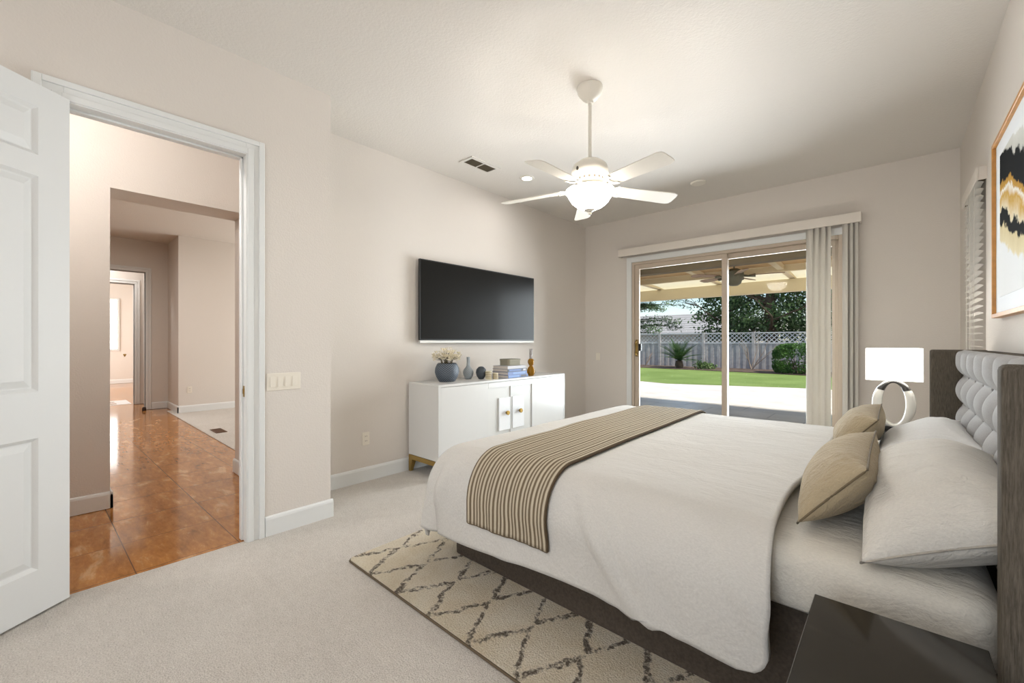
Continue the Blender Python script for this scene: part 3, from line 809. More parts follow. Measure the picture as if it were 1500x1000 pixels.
# ------------------------------------------------------------------ wall plates
sw = thing('light_switch', 'ivory four-gang rocker switch plate beside the entry doorway', 'switch', (XD, 1.069, 1.0))
MB().box(XD, 0.963, 0.944, XD + 0.006, 1.175, 1.058, 0.003, 2).build('plate', 'plastic_white', sw)
for k in range(4):
    yc = 1.069 + (k - 1.5) * 0.046
    m = MB(); m.prism([(XD + 0.006, 0.968), (XD + 0.011, 0.968), (XD + 0.0075, 1.034), (XD + 0.006, 1.034)], 'y', yc - 0.0165, yc + 0.0165)
    m.build('rocker', 'plastic_white', sw)

def outlet(label, axis, p, sg, c, z, mat='plastic_white', blank=False):
    loc = (p, c, z) if axis == 'x' else (c, p, z)
    o = thing('wall_outlet', label, 'outlet', loc)
    def bx(mm, a0, a1, z0, z1, t0, t1, bev=0.0):
        q0, q1 = sorted((p + sg * t0, p + sg * t1))
        if axis == 'x': mm.box(q0, c + a0, z + z0, q1, c + a1, z + z1, bev, 1)
        else: mm.box(c + a0, q0, z + z0, c + a1, q1, z + z1, bev, 1)
    m = MB(); bx(m, -0.036, 0.036, -0.058, 0.058, 0, 0.005, 0.002); m.build('plate', mat, o)
    if not blank:
        for s_ in (-1, 1):
            m = MB(); bx(m, -0.017, 0.017, s_ * 0.021 - 0.014, s_ * 0.021 + 0.014, 0.005, 0.007, 0.0)
            r = m.build('receptacle', mat, o)
            m = MB()
            for a in (-0.007, 0.007): bx(m, a - 0.0015, a + 0.0015, s_ * 0.021 - 0.004, s_ * 0.021 + 0.007, 0.007, 0.0075)
            m.build('slot', 'slot_dark', r)
    return o
outlet('white duplex outlet low on the wall left of the console', 'x', XT, 1, 1.955, 0.385)
outlet('blank cover plate on the back wall left of the sliding door', 'y', YB, -1, -3.348, 1.045, 'plastic_white', True)
outlet('white duplex outlet on the far wall seen through the hall opening', 'x', XB_, 1, 1.735, 0.405)
fv = thing('floor_vent', 'dark brown metal floor register in the carpet beyond the hall', 'vent', (-7.11, 1.64, 0.004))
m = MB(); m.box(-7.28, 1.575, 0.004, -6.94, 1.585, 0.012); m.box(-7.28, 1.695, 0.004, -6.94, 1.705, 0.012); m.box(-7.28, 1.585, 0.004, -7.27, 1.695, 0.012); m.box(-6.95, 1.585, 0.004, -6.94, 1.695, 0.012)
m.build('frame', 'floor_vent', fv)
m = MB()
for k in range(14): m.box(-7.265 + k * 0.0225, 1.585, 0.004, -7.253 + k * 0.0225, 1.695, 0.010)
m.build('grille', 'floor_vent', fv)
ds = thing('door_stop', 'small dark rubber door stop on the tile by the far doorway', 'door stop', (-10.34, 1.20, -0.004))
MB().lathe([(0.03, -0.004), (0.032, 0.01), (0.026, 0.05), (0.018, 0.062), (0, 0.064)], -10.3, 1.215, 16, cap=False).build('bumper', 'rubber', ds, smooth=True)

# ------------------------------------------------------------------ sliding door, blinds
door2 = thing('door_2', None, None, (SX0, YB, 0), kind='structure')
def yface(m, x0, x1, z0, z1, y0, y1, bev=0.003): m.box(x0, y0, z0, x1, y1, z1, bev, 1)
m = MB()
cw = 0.075
yface(m, SX0 - cw, SX0, 0, SZ + cw, YB - 0.018, YB); yface(m, SX1, SX1 + cw, 0, SZ + cw, YB - 0.018, YB); yface(m, SX0, SX1, SZ, SZ + cw, YB - 0.018, YB)
m.build('casing', 'trim', door2)
m = MB(); fw = 0.038
yface(m, SX0, SX0 + fw, 0.0, SZ, YB - 0.004, YB + 0.13); yface(m, SX1 - fw, SX1, 0.0, SZ, YB - 0.004, YB + 0.13); yface(m, SX0 + fw, SX1 - fw, SZ - fw, SZ, YB - 0.004, YB + 0.13); yface(m, SX0 + fw, SX1 - fw, 0, 0.03, YB + 0.0, YB + 0.13)
m.build('frame', 'tan_frame', door2)
def panel(name, x0, x1, yc, w=0.062):
    z0, z1 = 0.03, SZ - fw
    m = MB(); y0, y1 = yc - 0.018, yc + 0.018
    yface(m, x0, x0 + w, z0, z1, y0, y1); yface(m, x1 - w, x1, z0, z1, y0, y1); yface(m, x0 + w, x1 - w, z0, z0 + 0.085, y0, y1); yface(m, x0 + w, x1 - w, z1 - w, z1, y0, y1)
    p = m.build(name, 'tan_frame', door2)
    MB().box(x0 + w, yc - 0.004, z0 + 0.085, x1 - w, yc + 0.004, z1 - w).build('pane', 'pane_glass', p)
    return p
xm = -1.585
pl = panel('sliding_panel', SX0 + fw, xm + 0.045, YB + 0.035)
panel('fixed_panel', xm - 0.020, SX1 - fw, YB + 0.085)
# pull handle with curved grip and a black latch block
hx, hy = SX0 + fw + 0.03, YB + 0.017
m = MB(); m.tube([(hx, hy, 1.285), (hx, hy - 0.03, 1.275), (hx, hy - 0.042, 1.25), (hx, hy - 0.042, 1.11), (hx, hy - 0.03, 1.085), (hx, hy, 1.075)], 0.011, 10)
m.box(hx - 0.018, hy - 0.006, 1.06, hx + 0.018, hy, 1.30, 0.003, 1)
hd = m.build('handle', 'brass', pl, smooth=True, autosmooth=40)
MB().box(hx + 0.02, hy - 0.004, 1.14, hx + 0.062, hy + 0.03, 1.24, 0.003, 1).build('latch', 'black_matte', hd)

vb = thing('vertical_blind', 'off-white vertical slat blind drawn to the right of the sliding door', 'blind', (-1.6, YB - 0.09, 2.54))
m = MB(); m.box(-2.956, YB - 0.112, 2.485, -0.252, YB - 0.098, 2.588, 0.003, 1); m.box(-2.956, YB - 0.098, 2.485, -2.942, YB, 2.588); m.box(-0.266, YB - 0.098, 2.485, -0.252, YB, 2.588); m.box(-2.942, YB - 0.098, 2.574, -0.266, YB, 2.588)
m.build('valance', 'vinyl', vb)
MB().box(-2.93, YB - 0.075, 2.50, -0.28, YB - 0.035, 2.53).build('head_rail', 'vinyl', vb)
def vslat(x, ang, y=YB - 0.055):
    m = MB(); w = 0.089
    ca, sa = math.cos(ang), math.sin(ang)
    def fn(u, v):
        a = (u - 0.5) * w; bow = 0.012 * (1 - (2 * u - 1) ** 2)
        return (x + a * ca - bow * sa, y + a * sa + bow * ca, 0.02 + v * 2.475)
    m.grid(fn, 8, 1)
    m.grid(lambda u, v: tuple(Vector(fn(u, v)) + Vector((-sa, ca, 0)) * 0.0012), 8, 1)
    m.build('slat', 'blind_slat', vb, smooth=True, recalc=False)
for k in range(7): vslat(-0.694 + k * 0.0275, math.radians((132, 108)[k % 2]))
for k in range(6): vslat(-0.386 + k * 0.0205, math.radians((122, 100)[k % 2]))
for x in (-0.508, -0.492, -0.476):
    MB().tube([(x, YB - 0.07, 2.50), (x, YB - 0.07, 0.5)], 0.0016, 6).build('cord', 'cord', vb)

# right wall blind: valance box and horizontal slats
wb_ = thing('window_blind', 'grey-white horizontal slat blind on the window beside the framed art', 'blind', (XR, 4.2, 2.42))
VX = 0.398; VY0, VY1 = 4.13, 4.96
m = MB(); m.box(VX, VY0, 2.335, VX + 0.012, VY1, 2.42, 0.002, 1); m.box(VX + 0.012, VY0, 2.335, XR, VY0 + 0.016, 2.42); m.box(VX + 0.012, VY1 - 0.016, 2.335, XR, VY1, 2.42)
m.build('valance', 'vinyl', wb_)
MB().box(VX + 0.014, VY0 + 0.018, 2.345, XR, VY1 - 0.018, 2.39).build('head_rail', 'vent_dark', wb_)
for k in range(29):
    z = 2.325 - k * 0.0455
    m = MB(); m.grid(lambda u, v: (VX + 0.004 + u * 0.032, VY0 + 0.02 + v * 0.66, z + 0.008 * (0.5 - u) + 0.003 * (1 - (2 * u - 1) ** 2)), 5, 1)
    m.build('slat', 'blind_slat', wb_, smooth=True)
for y in (VY0 + 0.14, VY0 + 0.36, VY0 + 0.56):
    MB().tube([(VX + 0.003, y, 2.34), (VX + 0.003, y, 0.96)], 0.0015, 6).build('cord', 'cord', wb_)

# ------------------------------------------------------------------ framed art on the right wall
AX = 0.405; AY1_, AY0_ = 3.605, 2.255; AZ0_, AZ1_ = 1.398, 2.372
art = thing('framed_art', 'large abstract black and gold print in a thin amber wood frame', 'picture', (XR, (AY0_ + AY1_) / 2, AZ0_))
fwid = 0.022
for (ya, yb, za, zb) in ((AY0_, AY0_ + fwid, AZ0_, AZ1_), (AY1_ - fwid, AY1_, AZ0_, AZ1_), (AY0_ + fwid, AY1_ - fwid, AZ0_, AZ0_ + fwid), (AY0_ + fwid, AY1_ - fwid, AZ1_ - fwid, AZ1_)):
    MB().box(AX, ya, za, XR, yb, zb, 0.0015, 1).build('frame_rail', 'frame_wood', art)
MB().box(0.421, AY0_ + fwid, AZ0_ + fwid, 0.433, AY1_ - fwid, AZ1_ - fwid).build('mat_board', 'mat_board', art)
iy0, iy1, iz0, iz1 = AY0_ + 0.145, AY1_ - 0.145, 1.505, 2.265
m = MB(); hw, hh = (iy1 - iy0) / 2, (iz1 - iz0) / 2
m.box(-hw, 0, -hh, hw, 0.0015, hh)
pr = m.build('print', 'abstract_art', art, local=True)
pr.rotation_euler = (0, 0, -PI / 2)                     # local +x runs towards the viewer's side of the wall
pr.location = (0.4195 - XR, 0, (iz0 + iz1) / 2 - AZ0_)

# ------------------------------------------------------------------ television
tv = thing('television', 'large black flat-screen television mounted on the wall above the console', 'television', (XT, 3.394, 1.69))
ty0, ty1, tz0, tz1 = 2.497, 4.291, 1.282, 2.098
m = MB(); m.box(-3.532, ty0, tz0, -3.502, ty1, tz1, 0.003, 1); m.box(-3.555, ty0 + 0.2, tz0 + 0.1, -3.532, ty1 - 0.2, tz1 - 0.15); tvb = m.build('body', 'tv_bezel', tv)
MB().box(-3.502, ty0 + 0.012, tz0 + 0.012, -3.500, ty1 - 0.012, tz1 - 0.012).build('screen', 'tv_screen', tv)
MB().box(-3.530, ty0 + 0.004, tz0 - 0.026, -3.504, ty1 - 0.004, tz0 - 0.001, 0.002, 1).build('sound_strip', 'tv_strip', tv)
MB().box(XT, 3.1, 1.5, -3.555, 3.7, 1.9).build('wall_bracket', 'black_matte', tv)

# ------------------------------------------------------------------ console
CX0, CX1, CYA, CYB, CZ0, CZ1 = -3.55, -3.078, 2.398, 4.380, 0.166, 0.870
con = thing('console_cabinet', 'long white lacquer console cabinet on a brass base under the television', 'cabinet', ((CX0 + CX1) / 2, (CYA + CYB) / 2, 0))
m = MB(); m.box(CX0, CYA, CZ0, CX1 - 0.022, CYB, CZ1 - 0.022, 0.001, 1); m.box(CX0, CYA, CZ1 - 0.022, CX1, CYB, CZ1, 0.002, 1)
# face frame round the door recess
for (ya, yb, za, zb) in ((CYA, 2.425, CZ0, CZ1 - 0.022), (4.353, CYB, CZ0, CZ1 - 0.022)):
    m.box(CX1 - 0.022, ya, za, CX1, yb, zb)
m.build('body', 'lacquer', con)
def door(name, ya, yb, za, zb, inset):
    m = MB()
    if not inset: m.box(CX1 - 0.021, ya + 0.0015, za, CX1 - 0.001, yb - 0.0015, zb, 0.0015, 1)
    else:
        w = 0.03
        m.box(CX1 - 0.021, ya + 0.002, za, CX1 - 0.012, yb - 0.002, zb)
    return m.build(name, 'lacquer' if not inset else 'lacquer_inset', con)
zA, zB = CZ0 + 0.004, CZ1 - 0.026
door('side_panel', 2.425, 3.035, zA, zB, False); door('side_panel', 3.735, 4.353, zA, zB, False)
for (ya, yb) in ((3.035, 3.375), (3.385, 3.735)):
    d_ = door('door', ya, yb, zA, zB, True)
    MB().box(CX1 - 0.0115, ya, zB - 0.055, CX1 - 0.001, yb, zB).build('rail', 'lacquer', d_)
    MB().box(CX1 - 0.0115, ya, zA, CX1 - 0.001, yb, zA + 0.05).build('rail', 'lacquer', d_)
    if ya < 3.2: pa, pb, ky = 3.190, 3.362, 3.300
    else: pa, pb, ky = 3.400, 3.592, 3.510
    q = MB().box(CX1 - 0.0115, pa, 0.33, CX1 + 0.004, pb, 0.675, 0.002, 1).build('pull_plate', 'lacquer_plate', d_)
    kb = MB().lathe([(0.010, 0), (0.010, 0.012), (0.022, 0.014), (0.024, 0.030), (0.020, 0.034), (0, 0.034)], 0, 0, 20, cap=False)
    kb = kb.build('knob', 'brass_knob', d_, local=True, smooth=True, autosmooth=40)
    kb.rotation_euler = (0, PI / 2, 0); kb.location = Vector((CX1 + 0.004, ky, 0.512)) - ORG[con.name]
MB().box(CX1 - 0.0215, 3.3735, zA, CX1 - 0.001, 3.3865, zB).build('mullion', 'lacquer', con)
m = MB(); m.box(CX0, CYA, 0.118, CX1, CYA + 0.03, CZ0 - 0.004); m.box(CX0, CYB - 0.03, 0.118, CX1, CYB, CZ0 - 0.004); m.box(CX1 - 0.03, CYA + 0.03, 0.118, CX1, CYB - 0.03, CZ0 - 0.004); m.box(CX0, CYA + 0.03, 0.118, CX0 + 0.03, CYB - 0.03, CZ0 - 0.004)
m.box(CX0 + 0.01, CYA + 0.01, CZ0 - 0.004, CX1 - 0.01, CYB - 0.01, CZ0 + 0.002)
m.build('base_frame', 'brass', con)
for sx, xo in ((1, CX1), (-1, CX0)):
    for sy, yo in ((-1, CYA), (1, CYB)):
        m = MB()
        w0, w1 = 0.055, 0.030
        def q(w, z): return [(xo, yo, z), (xo - sx * w, yo, z), (xo - sx * w, yo - sy * w, z), (xo, yo - sy * w, z)]
        A = [m.bm.verts.new(p) for p in q(w1, 0.0)]; B = [m.bm.verts.new(p) for p in q(w0, 0.118)]
        m.bm.faces.new(A); m.bm.faces.new(B[::-1])
        for i in range(4): m.bm.faces.new((A[i], A[(i + 1) % 4], B[(i + 1) % 4], B[i]))
        m.build('leg', 'brass', con)

# things on the console
ZT = CZ1
random.seed(4)
pt = thing('flower_planter', 'blue quilted round bowl of cream blossoms at the console left end', 'planter', (-3.33, 2.70, ZT))
k = 1.0
MB().lathe([(0, ZT), (0.072, ZT), (0.082, ZT + 0.006), (0.108, ZT + 0.05), (0.121, ZT + 0.095), (0.117, ZT + 0.135), (0.100, ZT + 0.172), (0.090, ZT + 0.184), (0.084, ZT + 0.180), (0.09, ZT + 0.165), (0, ZT + 0.160)], -3.33, 2.70, 44, cap=False).build('bowl', 'blue_quilted', pt, smooth=True)
m = MB(); m2 = MB()
for i in range(150):
    a = random.uniform(0, 2 * PI); r = math.sqrt(random.random())
    hx_, hy_ = -3.33 + 0.152 * r * math.cos(a), 2.70 + 0.152 * r * math.sin(a)
    hz = ZT + 0.185 + 0.13 * math.sqrt(max(0, 1 - 0.75 * r * r)) * random.uniform(0.35, 1.12)
    if i % 3 == 0: m2.tube([(-3.33 + 0.05 * r * math.cos(a), 2.70 + 0.05 * r * math.sin(a), ZT + 0.155), ((hx_ - 3.33) / 2, (hy_ + 2.70) / 2, (hz + ZT + 0.16) / 2 + 0.02), (hx_, hy_, hz)], 0.0016, 5)
    for p in range(5):
        b = p * 2 * PI / 5 + a
        t1, t2 = Vector((math.cos(b), math.sin(b), 0.5)) * 0.0175, Vector((math.cos(b + 0.9), math.sin(b + 0.9), 0.5)) * 0.0175
        mid = (t1 + t2) * 0.75 + Vector((0, 0, 0.002))
        c0 = Vector((hx_, hy_, hz))
        m.poly([c0, c0 + t1, c0 + mid, c0 + t2])
m.build('blossoms', 'flower', pt, kind='stuff', recalc=False); m2.build('stems', 'flower_stem', pt)

v = thing('bottle_vase', 'grey-blue quilted bottle vase with a slim neck, second from the console left', 'vase', (-3.38, 3.03, ZT))
MB().lathe([(0, ZT), (0.028, ZT), (0.032, ZT + 0.004), (0.052, ZT + 0.045), (0.057, ZT + 0.072), (0.050, ZT + 0.098), (0.028, ZT + 0.125), (0.019, ZT + 0.145), (0.017, ZT + 0.19), (0.018, ZT + 0.235), (0.014, ZT + 0.235), (0.013, ZT + 0.15), (0, ZT + 0.148)], -3.38, 3.03, 36, cap=False).build('body', 'grey_quilted', v, smooth=True)
dv = thing('disc_vase', 'dark charcoal round vase between the bottle vase and the striped jars', 'vase', (-3.27, 3.115, ZT))
MB().lathe([(0, ZT), (0.022, ZT), (0.028, ZT + 0.004), (0.049, ZT + 0.035), (0.057, ZT + 0.070), (0.050, ZT + 0.105), (0.026, ZT + 0.130), (0.012, ZT + 0.134), (0.010, ZT + 0.128), (0, ZT + 0.126)], -3.27, 3.115, 24, cap=False).build('body', 'dark_ceramic', dv, smooth=True, autosmooth=20)
def striped_jar(x, y, r, h, label):
    o = thing('striped_jar', label, 'jar', (x, y, ZT), group='striped jars on the console')
    m = MB(); n = 5
    m.lathe([(0, ZT), (r, ZT), (r, ZT + h), (r * 0.8, ZT + h), (r * 0.78, ZT + h - 0.006), (0, ZT + h - 0.006)], x, y, 28, cap=False)
    m.build('body', 'stripe_cream', o, smooth=True, autosmooth=40)
    for i in range(n - 1):
        z = ZT + h * (i + 0.75) / n
        MB().lathe([(r + 0.0003, z), (r + 0.0016, z + 0.002), (r + 0.0016, z + h * 0.22 / n * 1.6), (r + 0.0003, z + h * 0.22 / n * 1.6 + 0.002)], x, y, 28, cap=False).build('band', 'stripe_brown', o, smooth=True)
striped_jar(-3.188, 3.145, 0.033, 0.088, 'taller cream jar with brown bands in front of the dark round vase')
striped_jar(-3.155, 3.215, 0.029, 0.065, 'shorter cream jar with brown bands nearest the book stack')

def book(x0, y0, z, dx, dy, h, cover, rot, label, spine=None):
    o = thing('book', label, 'book', (x0, y0, z), rot, group='books stacked on the console')
    # local: spine on the +x side, x depth, y length
    m = MB(); t_ = 0.0025
    m.box(-dx / 2, -dy / 2, 0, dx / 2, dy / 2, t_); m.box(-dx / 2, -dy / 2, h - t_, dx / 2, dy / 2, h); m.box(dx / 2 - t_, -dy / 2, t_, dx / 2, dy / 2, h - t_)
    m.build('cover', cover, o, local=True)
    MB().box(-dx / 2 + 0.005, -dy / 2 + 0.004, t_, dx / 2 - 0.003, dy / 2 - 0.004, h - t_).build('pages', 'paper', o, local=True)
    if spine:
        for ya, yb, mt in spine:
            MB().box(dx / 2, ya, t_ + 0.003, dx / 2 + 0.0008, yb, h - t_ - 0.003).build('spine_label', mt, o, local=True)
    return o
bx_, by_ = -3.225, 3.525
book(bx_, by_, ZT, 0.235, 0.350, 0.034, 'book_blue', 0.05, 'blue-spined book at the bottom of the console stack', [(-0.17, 0.02, 'book_sky'), (0.05, 0.15, 'book_navy')])
book(bx_ - 0.003, by_ - 0.004, ZT + 0.034, 0.23, 0.340, 0.033, 'book_blue', 0.06, 'bright blue book second from the bottom of the stack', [(-0.08, 0.14, 'book_sky')])
book(bx_ - 0.005, by_, ZT + 0.067, 0.225, 0.335, 0.033, 'book_navy', 0.03, 'navy book second from the top of the stack', [(-0.14, 0.06, 'book_blue'), (0.10, 0.15, 'book_white')])
book(bx_ - 0.005, by_ - 0.006, ZT + 0.100, 0.22, 0.325, 0.032, 'book_white', 0.05, 'pale grey book on top of the stack under the woven box')
wbx = thing('woven_box', 'olive-grey woven lidded box sitting on the stack of books', 'box', (bx_ - 0.01, by_ + 0.01, ZT + 0.132))
z0_ = ZT + 0.132
def rr(cx, cy, ax, ay, r, z, n=6):
    out = []
    for qx, qy, s0 in ((1, 1, 0), (-1, 1, PI / 2), (-1, -1, PI), (1, -1, 3 * PI / 2)):
        for i in range(n + 1):
            a_ = s0 + PI / 2 * i / n
            out.append((cx + qx * (ax - r) + r * math.cos(a_), cy + qy * (ay - r) + r * math.sin(a_)))
    return out
MB().prism(rr(bx_ - 0.01, by_ + 0.01, 0.075, 0.105, 0.03, 0), 'z', z0_, z0_ + 0.055).build('body', 'woven_box', wbx)
MB().prism(rr(bx_ - 0.01, by_ + 0.01, 0.078, 0.108, 0.03, 0), 'z', z0_ + 0.055, z0_ + 0.072).build('lid', 'dark_ceramic' if False else 'woven_box', wbx)
gd = thing('gourd_vase', 'amber glass double-gourd vase with a pale neck at the right of the books', 'vase', (-3.16, 3.815, ZT))
MB().lathe([(0, ZT), (0.026, ZT), (0.030, ZT + 0.003), (0.047, ZT + 0.035), (0.050, ZT + 0.058), (0.040, ZT + 0.09), (0.022, ZT + 0.112), (0.020, ZT + 0.12), (0.030, ZT + 0.132), (0.040, ZT + 0.16), (0.036, ZT + 0.182), (0.022, ZT + 0.200), (0.0, ZT + 0.202)], -3.16, 3.815, 36, cap=False).build('body', 'amber_glass', gd, smooth=True)
MB().lathe([(0.016, ZT + 0.2), (0.019, ZT + 0.215), (0.019, ZT + 0.24), (0.016, ZT + 0.245), (0.019, ZT + 0.25), (0.019, ZT + 0.275), (0.016, ZT + 0.28), (0.019, ZT + 0.285), (0.019, ZT + 0.315), (0.013, ZT + 0.315), (0.013, ZT + 0.21)], -3.16, 3.815, 24, cap=False).build('neck', 'clear_glass', gd, smooth=True)

# ------------------------------------------------------------------ rug
m = MB()
pts = []
RX0, RX1, RY0, RY1 = -2.335, -0.20, 1.172, 4.06
m.prism(rr((RX0 + RX1) / 2, (RY0 + RY1) / 2, (RX1 - RX0) / 2, (RY1 - RY0) / 2, 0.03, 0), 'z', 0.003, 0.016)
rug = tag(m.build('area_rug', 'rug_pile'), 'cream shaggy area rug with dark zigzag lines under the bed', 'rug')
m = MB(); loop = [(x, y, 0.006) for x, y in rr((RX0 + RX1) / 2, (RY0 + RY1) / 2, (RX1 - RX0) / 2 + 0.002, (RY1 - RY0) / 2 + 0.002, 0.03, 0)]
m.tube(loop, 0.006, 6, closed=True).build('binding', 'rug_edge', rug, label='dark brown edge binding')

# ------------------------------------------------------------------ bed
BYC = 2.65
bed = thing('upholstered_bed', 'dark upholstered bed frame with a tall tufted grey winged headboard', 'bed', (-0.8, BYC, 0.016))
BX0, BX1, BY0, BY1 = -1.955, 0.30, 1.635, 3.665
def rbox(m, x0, y0, z0, x1, y1, z1, r, n=5):
    m.prism(rr((x0 + x1) / 2, (y0 + y1) / 2, (x1 - x0) / 2, (y1 - y0) / 2, r, 0, n), 'z', z0, z1)
m = MB(); rbox(m, BX0, BY0, 0.016, BX1, BY1, 0.43, 0.045)
bs = m.build('base', 'base_fabric', bed, smooth=True, autosmooth=40)
HZ = 1.215; HY0, HY1, HXF, HXB = 1.365, 3.915, 0.168, 0.425
WT = 0.065
for (ya, yb) in ((HY0, HY0 + WT), (HY1 - WT, HY1)):
    MB().box(HXF, ya, 0.002, HXB, yb, HZ, 0.014, 3).build('wing', 'wing_fabric', bed, smooth=True, autosmooth=30)
PX = 0.322
py0, py1 = HY0 + WT, HY1 - WT
pitch = 0.262; ncol = 9
by0 = 3.52 - 0.0
btn_y = [3.545 - k * pitch for k in range(9)]
zrow = [1.06, 0.89, 0.72, 0.55]
def puff(u, v):
    y = py0 + u * (py1 - py0); z = 0.40 + v * (HZ - 0.40)
    fy = abs(math.sin(PI * (y - btn_y[0]) / pitch)) ; fz_ = (zrow[0] - z) / 0.17
    if z > zrow[0]: q_ = min(1.0, (z - zrow[0]) / 0.155); fz = math.sin(PI * min(q_, 1.0) * 0.98) if q_ < 0.5 else math.sqrt(max(0.0, 1 - ((q_ - 0.5) / 0.5) ** 4))
    else: fz = abs(math.sin(PI * fz_))
    d_ = 0.046 * (fy ** 0.6) * (0.10 + 0.90 * fz ** 0.6)
    d_ += 0.006 * fz ** 0.7
    edge = min(1, (py1 - y) / 0.03, (y - py0) / 0.03)
    d_ *= max(0, edge) ** 0.4 if edge < 1 else 1
    return (PX - d_, y, z)
m = MB(); m.grid(puff, 240, 96)
m.build('tufted_panel', 'tuft_fabric', bed, smooth=True)
MB().box(PX, py0, 0.002, HXB, py1, HZ - 0.004).build('headboard_back', 'wing_fabric', bed)
for zr in zrow[:3]:
    for yb in btn_y:
        if py0 + 0.03 < yb < py1 - 0.02:
            b = MB(); b.lathe([(0, 0.007), (0.008, 0.006), (0.012, 0.002), (0.012, -0.002), (0, -0.004)], 0, 0, 14, cap=False)
            o = b.build('button', 'tuft_fabric', bed, smooth=True, local=True)
            o.rotation_euler = (0, -PI / 2, 0); o.location = Vector((PX - 0.006, yb, zr)) - ORG[bed.name]

# mattress in a fitted sheet
MX0, MX1, MY0, MY1, MZ0, MZ1 = -1.94, 0.215, 1.545, 3.755, 0.434, 0.616
def mat_side():
    m = MB(); r = 0.075
    prof = []
    for i in range(7): prof.append((-0.02 + 0.02 * math.sin(PI / 2 * i / 6), MZ0 + 0.03 * (1 - math.cos(PI / 2 * i / 6)) - 0.0))
    prof = [(-0.018, MZ0), (-0.004, MZ0 + 0.012), (0.0, MZ0 + 0.035), (0.002, MZ0 + 0.07)]
    for i in range(1, 9):
        a_ = PI / 2 * i / 8
        prof.append((-r + r * math.cos(a_), MZ1 - r + r * math.sin(a_)))
    rings = []
    for ins, z in prof:
        rings.append([m.bm.verts.new((x, y, z)) for x, y in rr((MX0 + MX1) / 2, (MY0 + MY1) / 2, (MX1 - MX0) / 2 + ins, (MY1 - MY0) / 2 + ins, max(0.02, 0.09 + ins), 0, 6)])
    n = len(rings[0])
    for A, B in zip(rings, rings[1:]):
        for i in range(n): m.bm.faces.new((A[i], A[(i + 1) % n], B[(i + 1) % n], B[i]))
    m.bm.faces.new(rings[0][::-1]); m.bm.faces.new(rings[-1])
    return m
tag(mat_side().build('mattress', 'sheet', origin=(-0.8, BYC, MZ0), smooth=True, autosmooth=50), 'thick mattress in a cream fitted sheet on the dark bed frame', 'mattress')

# comforter: a cloth that lies flat, rolls over the near side, the far side and the foot
CT = 0.652
X0F, Y0N, Y0R, RAD = -1.845, 1.665, 3.640, 0.20
def roll(d, hang_out=0.0):
    """distance past the start of the curve -> (outward, drop)"""
    q = RAD * PI / 2
    if d <= 0: return 0.0, 0.0
    if d < q:
        a = d / RAD; return RAD * math.sin(a), RAD * (1 - math.cos(a))
    e = d - q
    return RAD + hang_out * e, RAD + e
def cloth(x, y, off=0.0, fold=1.0):
    """unrolled sheet coordinates (x along the bed, y across) -> 3d point"""
    ds = max(0.0, X0F - x); near = max(0.0, Y0N - y); far = max(0.0, y - Y0R)
    dt = near if near > 0 else far; sgn = -1 if near > 0 else 1
    yc = Y0N if near > 0 else Y0R
    if ds > 0 and dt > 0:
        r = math.hypot(ds, dt); th = math.atan2(dt, ds)
        s2 = math.sin(2 * th) ** 2
        r *= 1 - 0.17 * s2
        o, dr = roll(r)
        q = max(0.0, r - 0.2)
        o += q * (0.16 * s2 + 0.09 * math.sin(6 * th + 0.6))
        px, py, pz = X0F - math.cos(th) * o, yc + sgn * math.sin(th) * o, CT - dr
        n_ = Vector((-math.cos(th), sgn * math.sin(th), 0)) if r > 0.15 else Vector((0, 0, 1))
    elif ds > 0:
        o, dr = roll(ds); px, py, pz = X0F - o, y, CT - dr
        px += fold * -0.014 * math.sin(y * 9 + 1) * min(1, max(0, ds - 0.15) / 0.2)
        n_ = Vector((-min(1, ds / 0.3), 0, max(0, 1 - ds / 0.3))).normalized()
    elif dt > 0:
        o, dr = roll(dt); px, py, pz = x, yc + sgn * o, CT - dr
        w = min(1, max(0, dt - 0.12) / 0.25)
        ph_ = x * 5.0 - dt * 6.0
        for fx_, sl, am, wd in ((-1.02, 0.75, 0.032, 0.045), (-0.86, 0.55, 0.024, 0.045), (-1.70, -0.5, 0.026, 0.05), (-0.55, 0.9, 0.014, 0.05)):
            py += fold * sgn * min(1, dt / 0.25) * am * math.exp(-((x - fx_ - sl * max(0, dt - 0.05)) / wd) ** 2)
        py += fold * sgn * w * (0.013 * math.sin(ph_) + 0.009 * math.sin(2.3 * x - 3 * dt + 2) + 0.010 * max(0, math.sin(11 * x - 5 * dt)) ** 4)
        n_ = Vector((0, sgn * min(1, dt / 0.3), max(0, 1 - dt / 0.3))).normalized()
    else:
        px, py, pz = x, y, CT
        n_ = Vector((0, 0, 1))
    if ds == 0 and dt == 0 or True:
        nz_ = mnoise.noise(Vector((x * 1.7, y * 1.9, 0.3))) * 0.009 + mnoise.noise(Vector((x * 5, y * 3.4, 4.3))) * 0.0035
        p = Vector((px, py, pz)) + n_ * (nz_ * fold + off)
    return p
HEMN = lambda x: 0.515 + 0.03 * (min(0, x + 0.3) * -0.35) + 0.012 * math.sin(3.1 * x + 1)
XE = lambda y: -0.285 + 0.014 * math.sin(y * 2.4) + 0.010 * math.sin(y * 5.1 + 1)
XFOOT = X0F - 0.54
def comf_fn(u, v):
    y_lo = Y0N - 0.515; y_hi = Y0R + 0.52
    y = y_lo + v * (y_hi - y_lo)
    x_hi = XE(y)
    # rounded corner at the head end of the near hem
    dn = max(0, 0.09 - (y - y_lo)); 
    if dn > 0: x_hi -= 0.09 - math.sqrt(max(0, 0.09 ** 2 - dn ** 2))
    x = XFOOT + u * (x_hi - XFOOT)
    if y < Y0N:
        f = (Y0N - y) / 0.515
        y = Y0N - HEMN(x) * f
    return cloth(x, y)
m = MB(); m.grid(comf_fn, 150, 190)
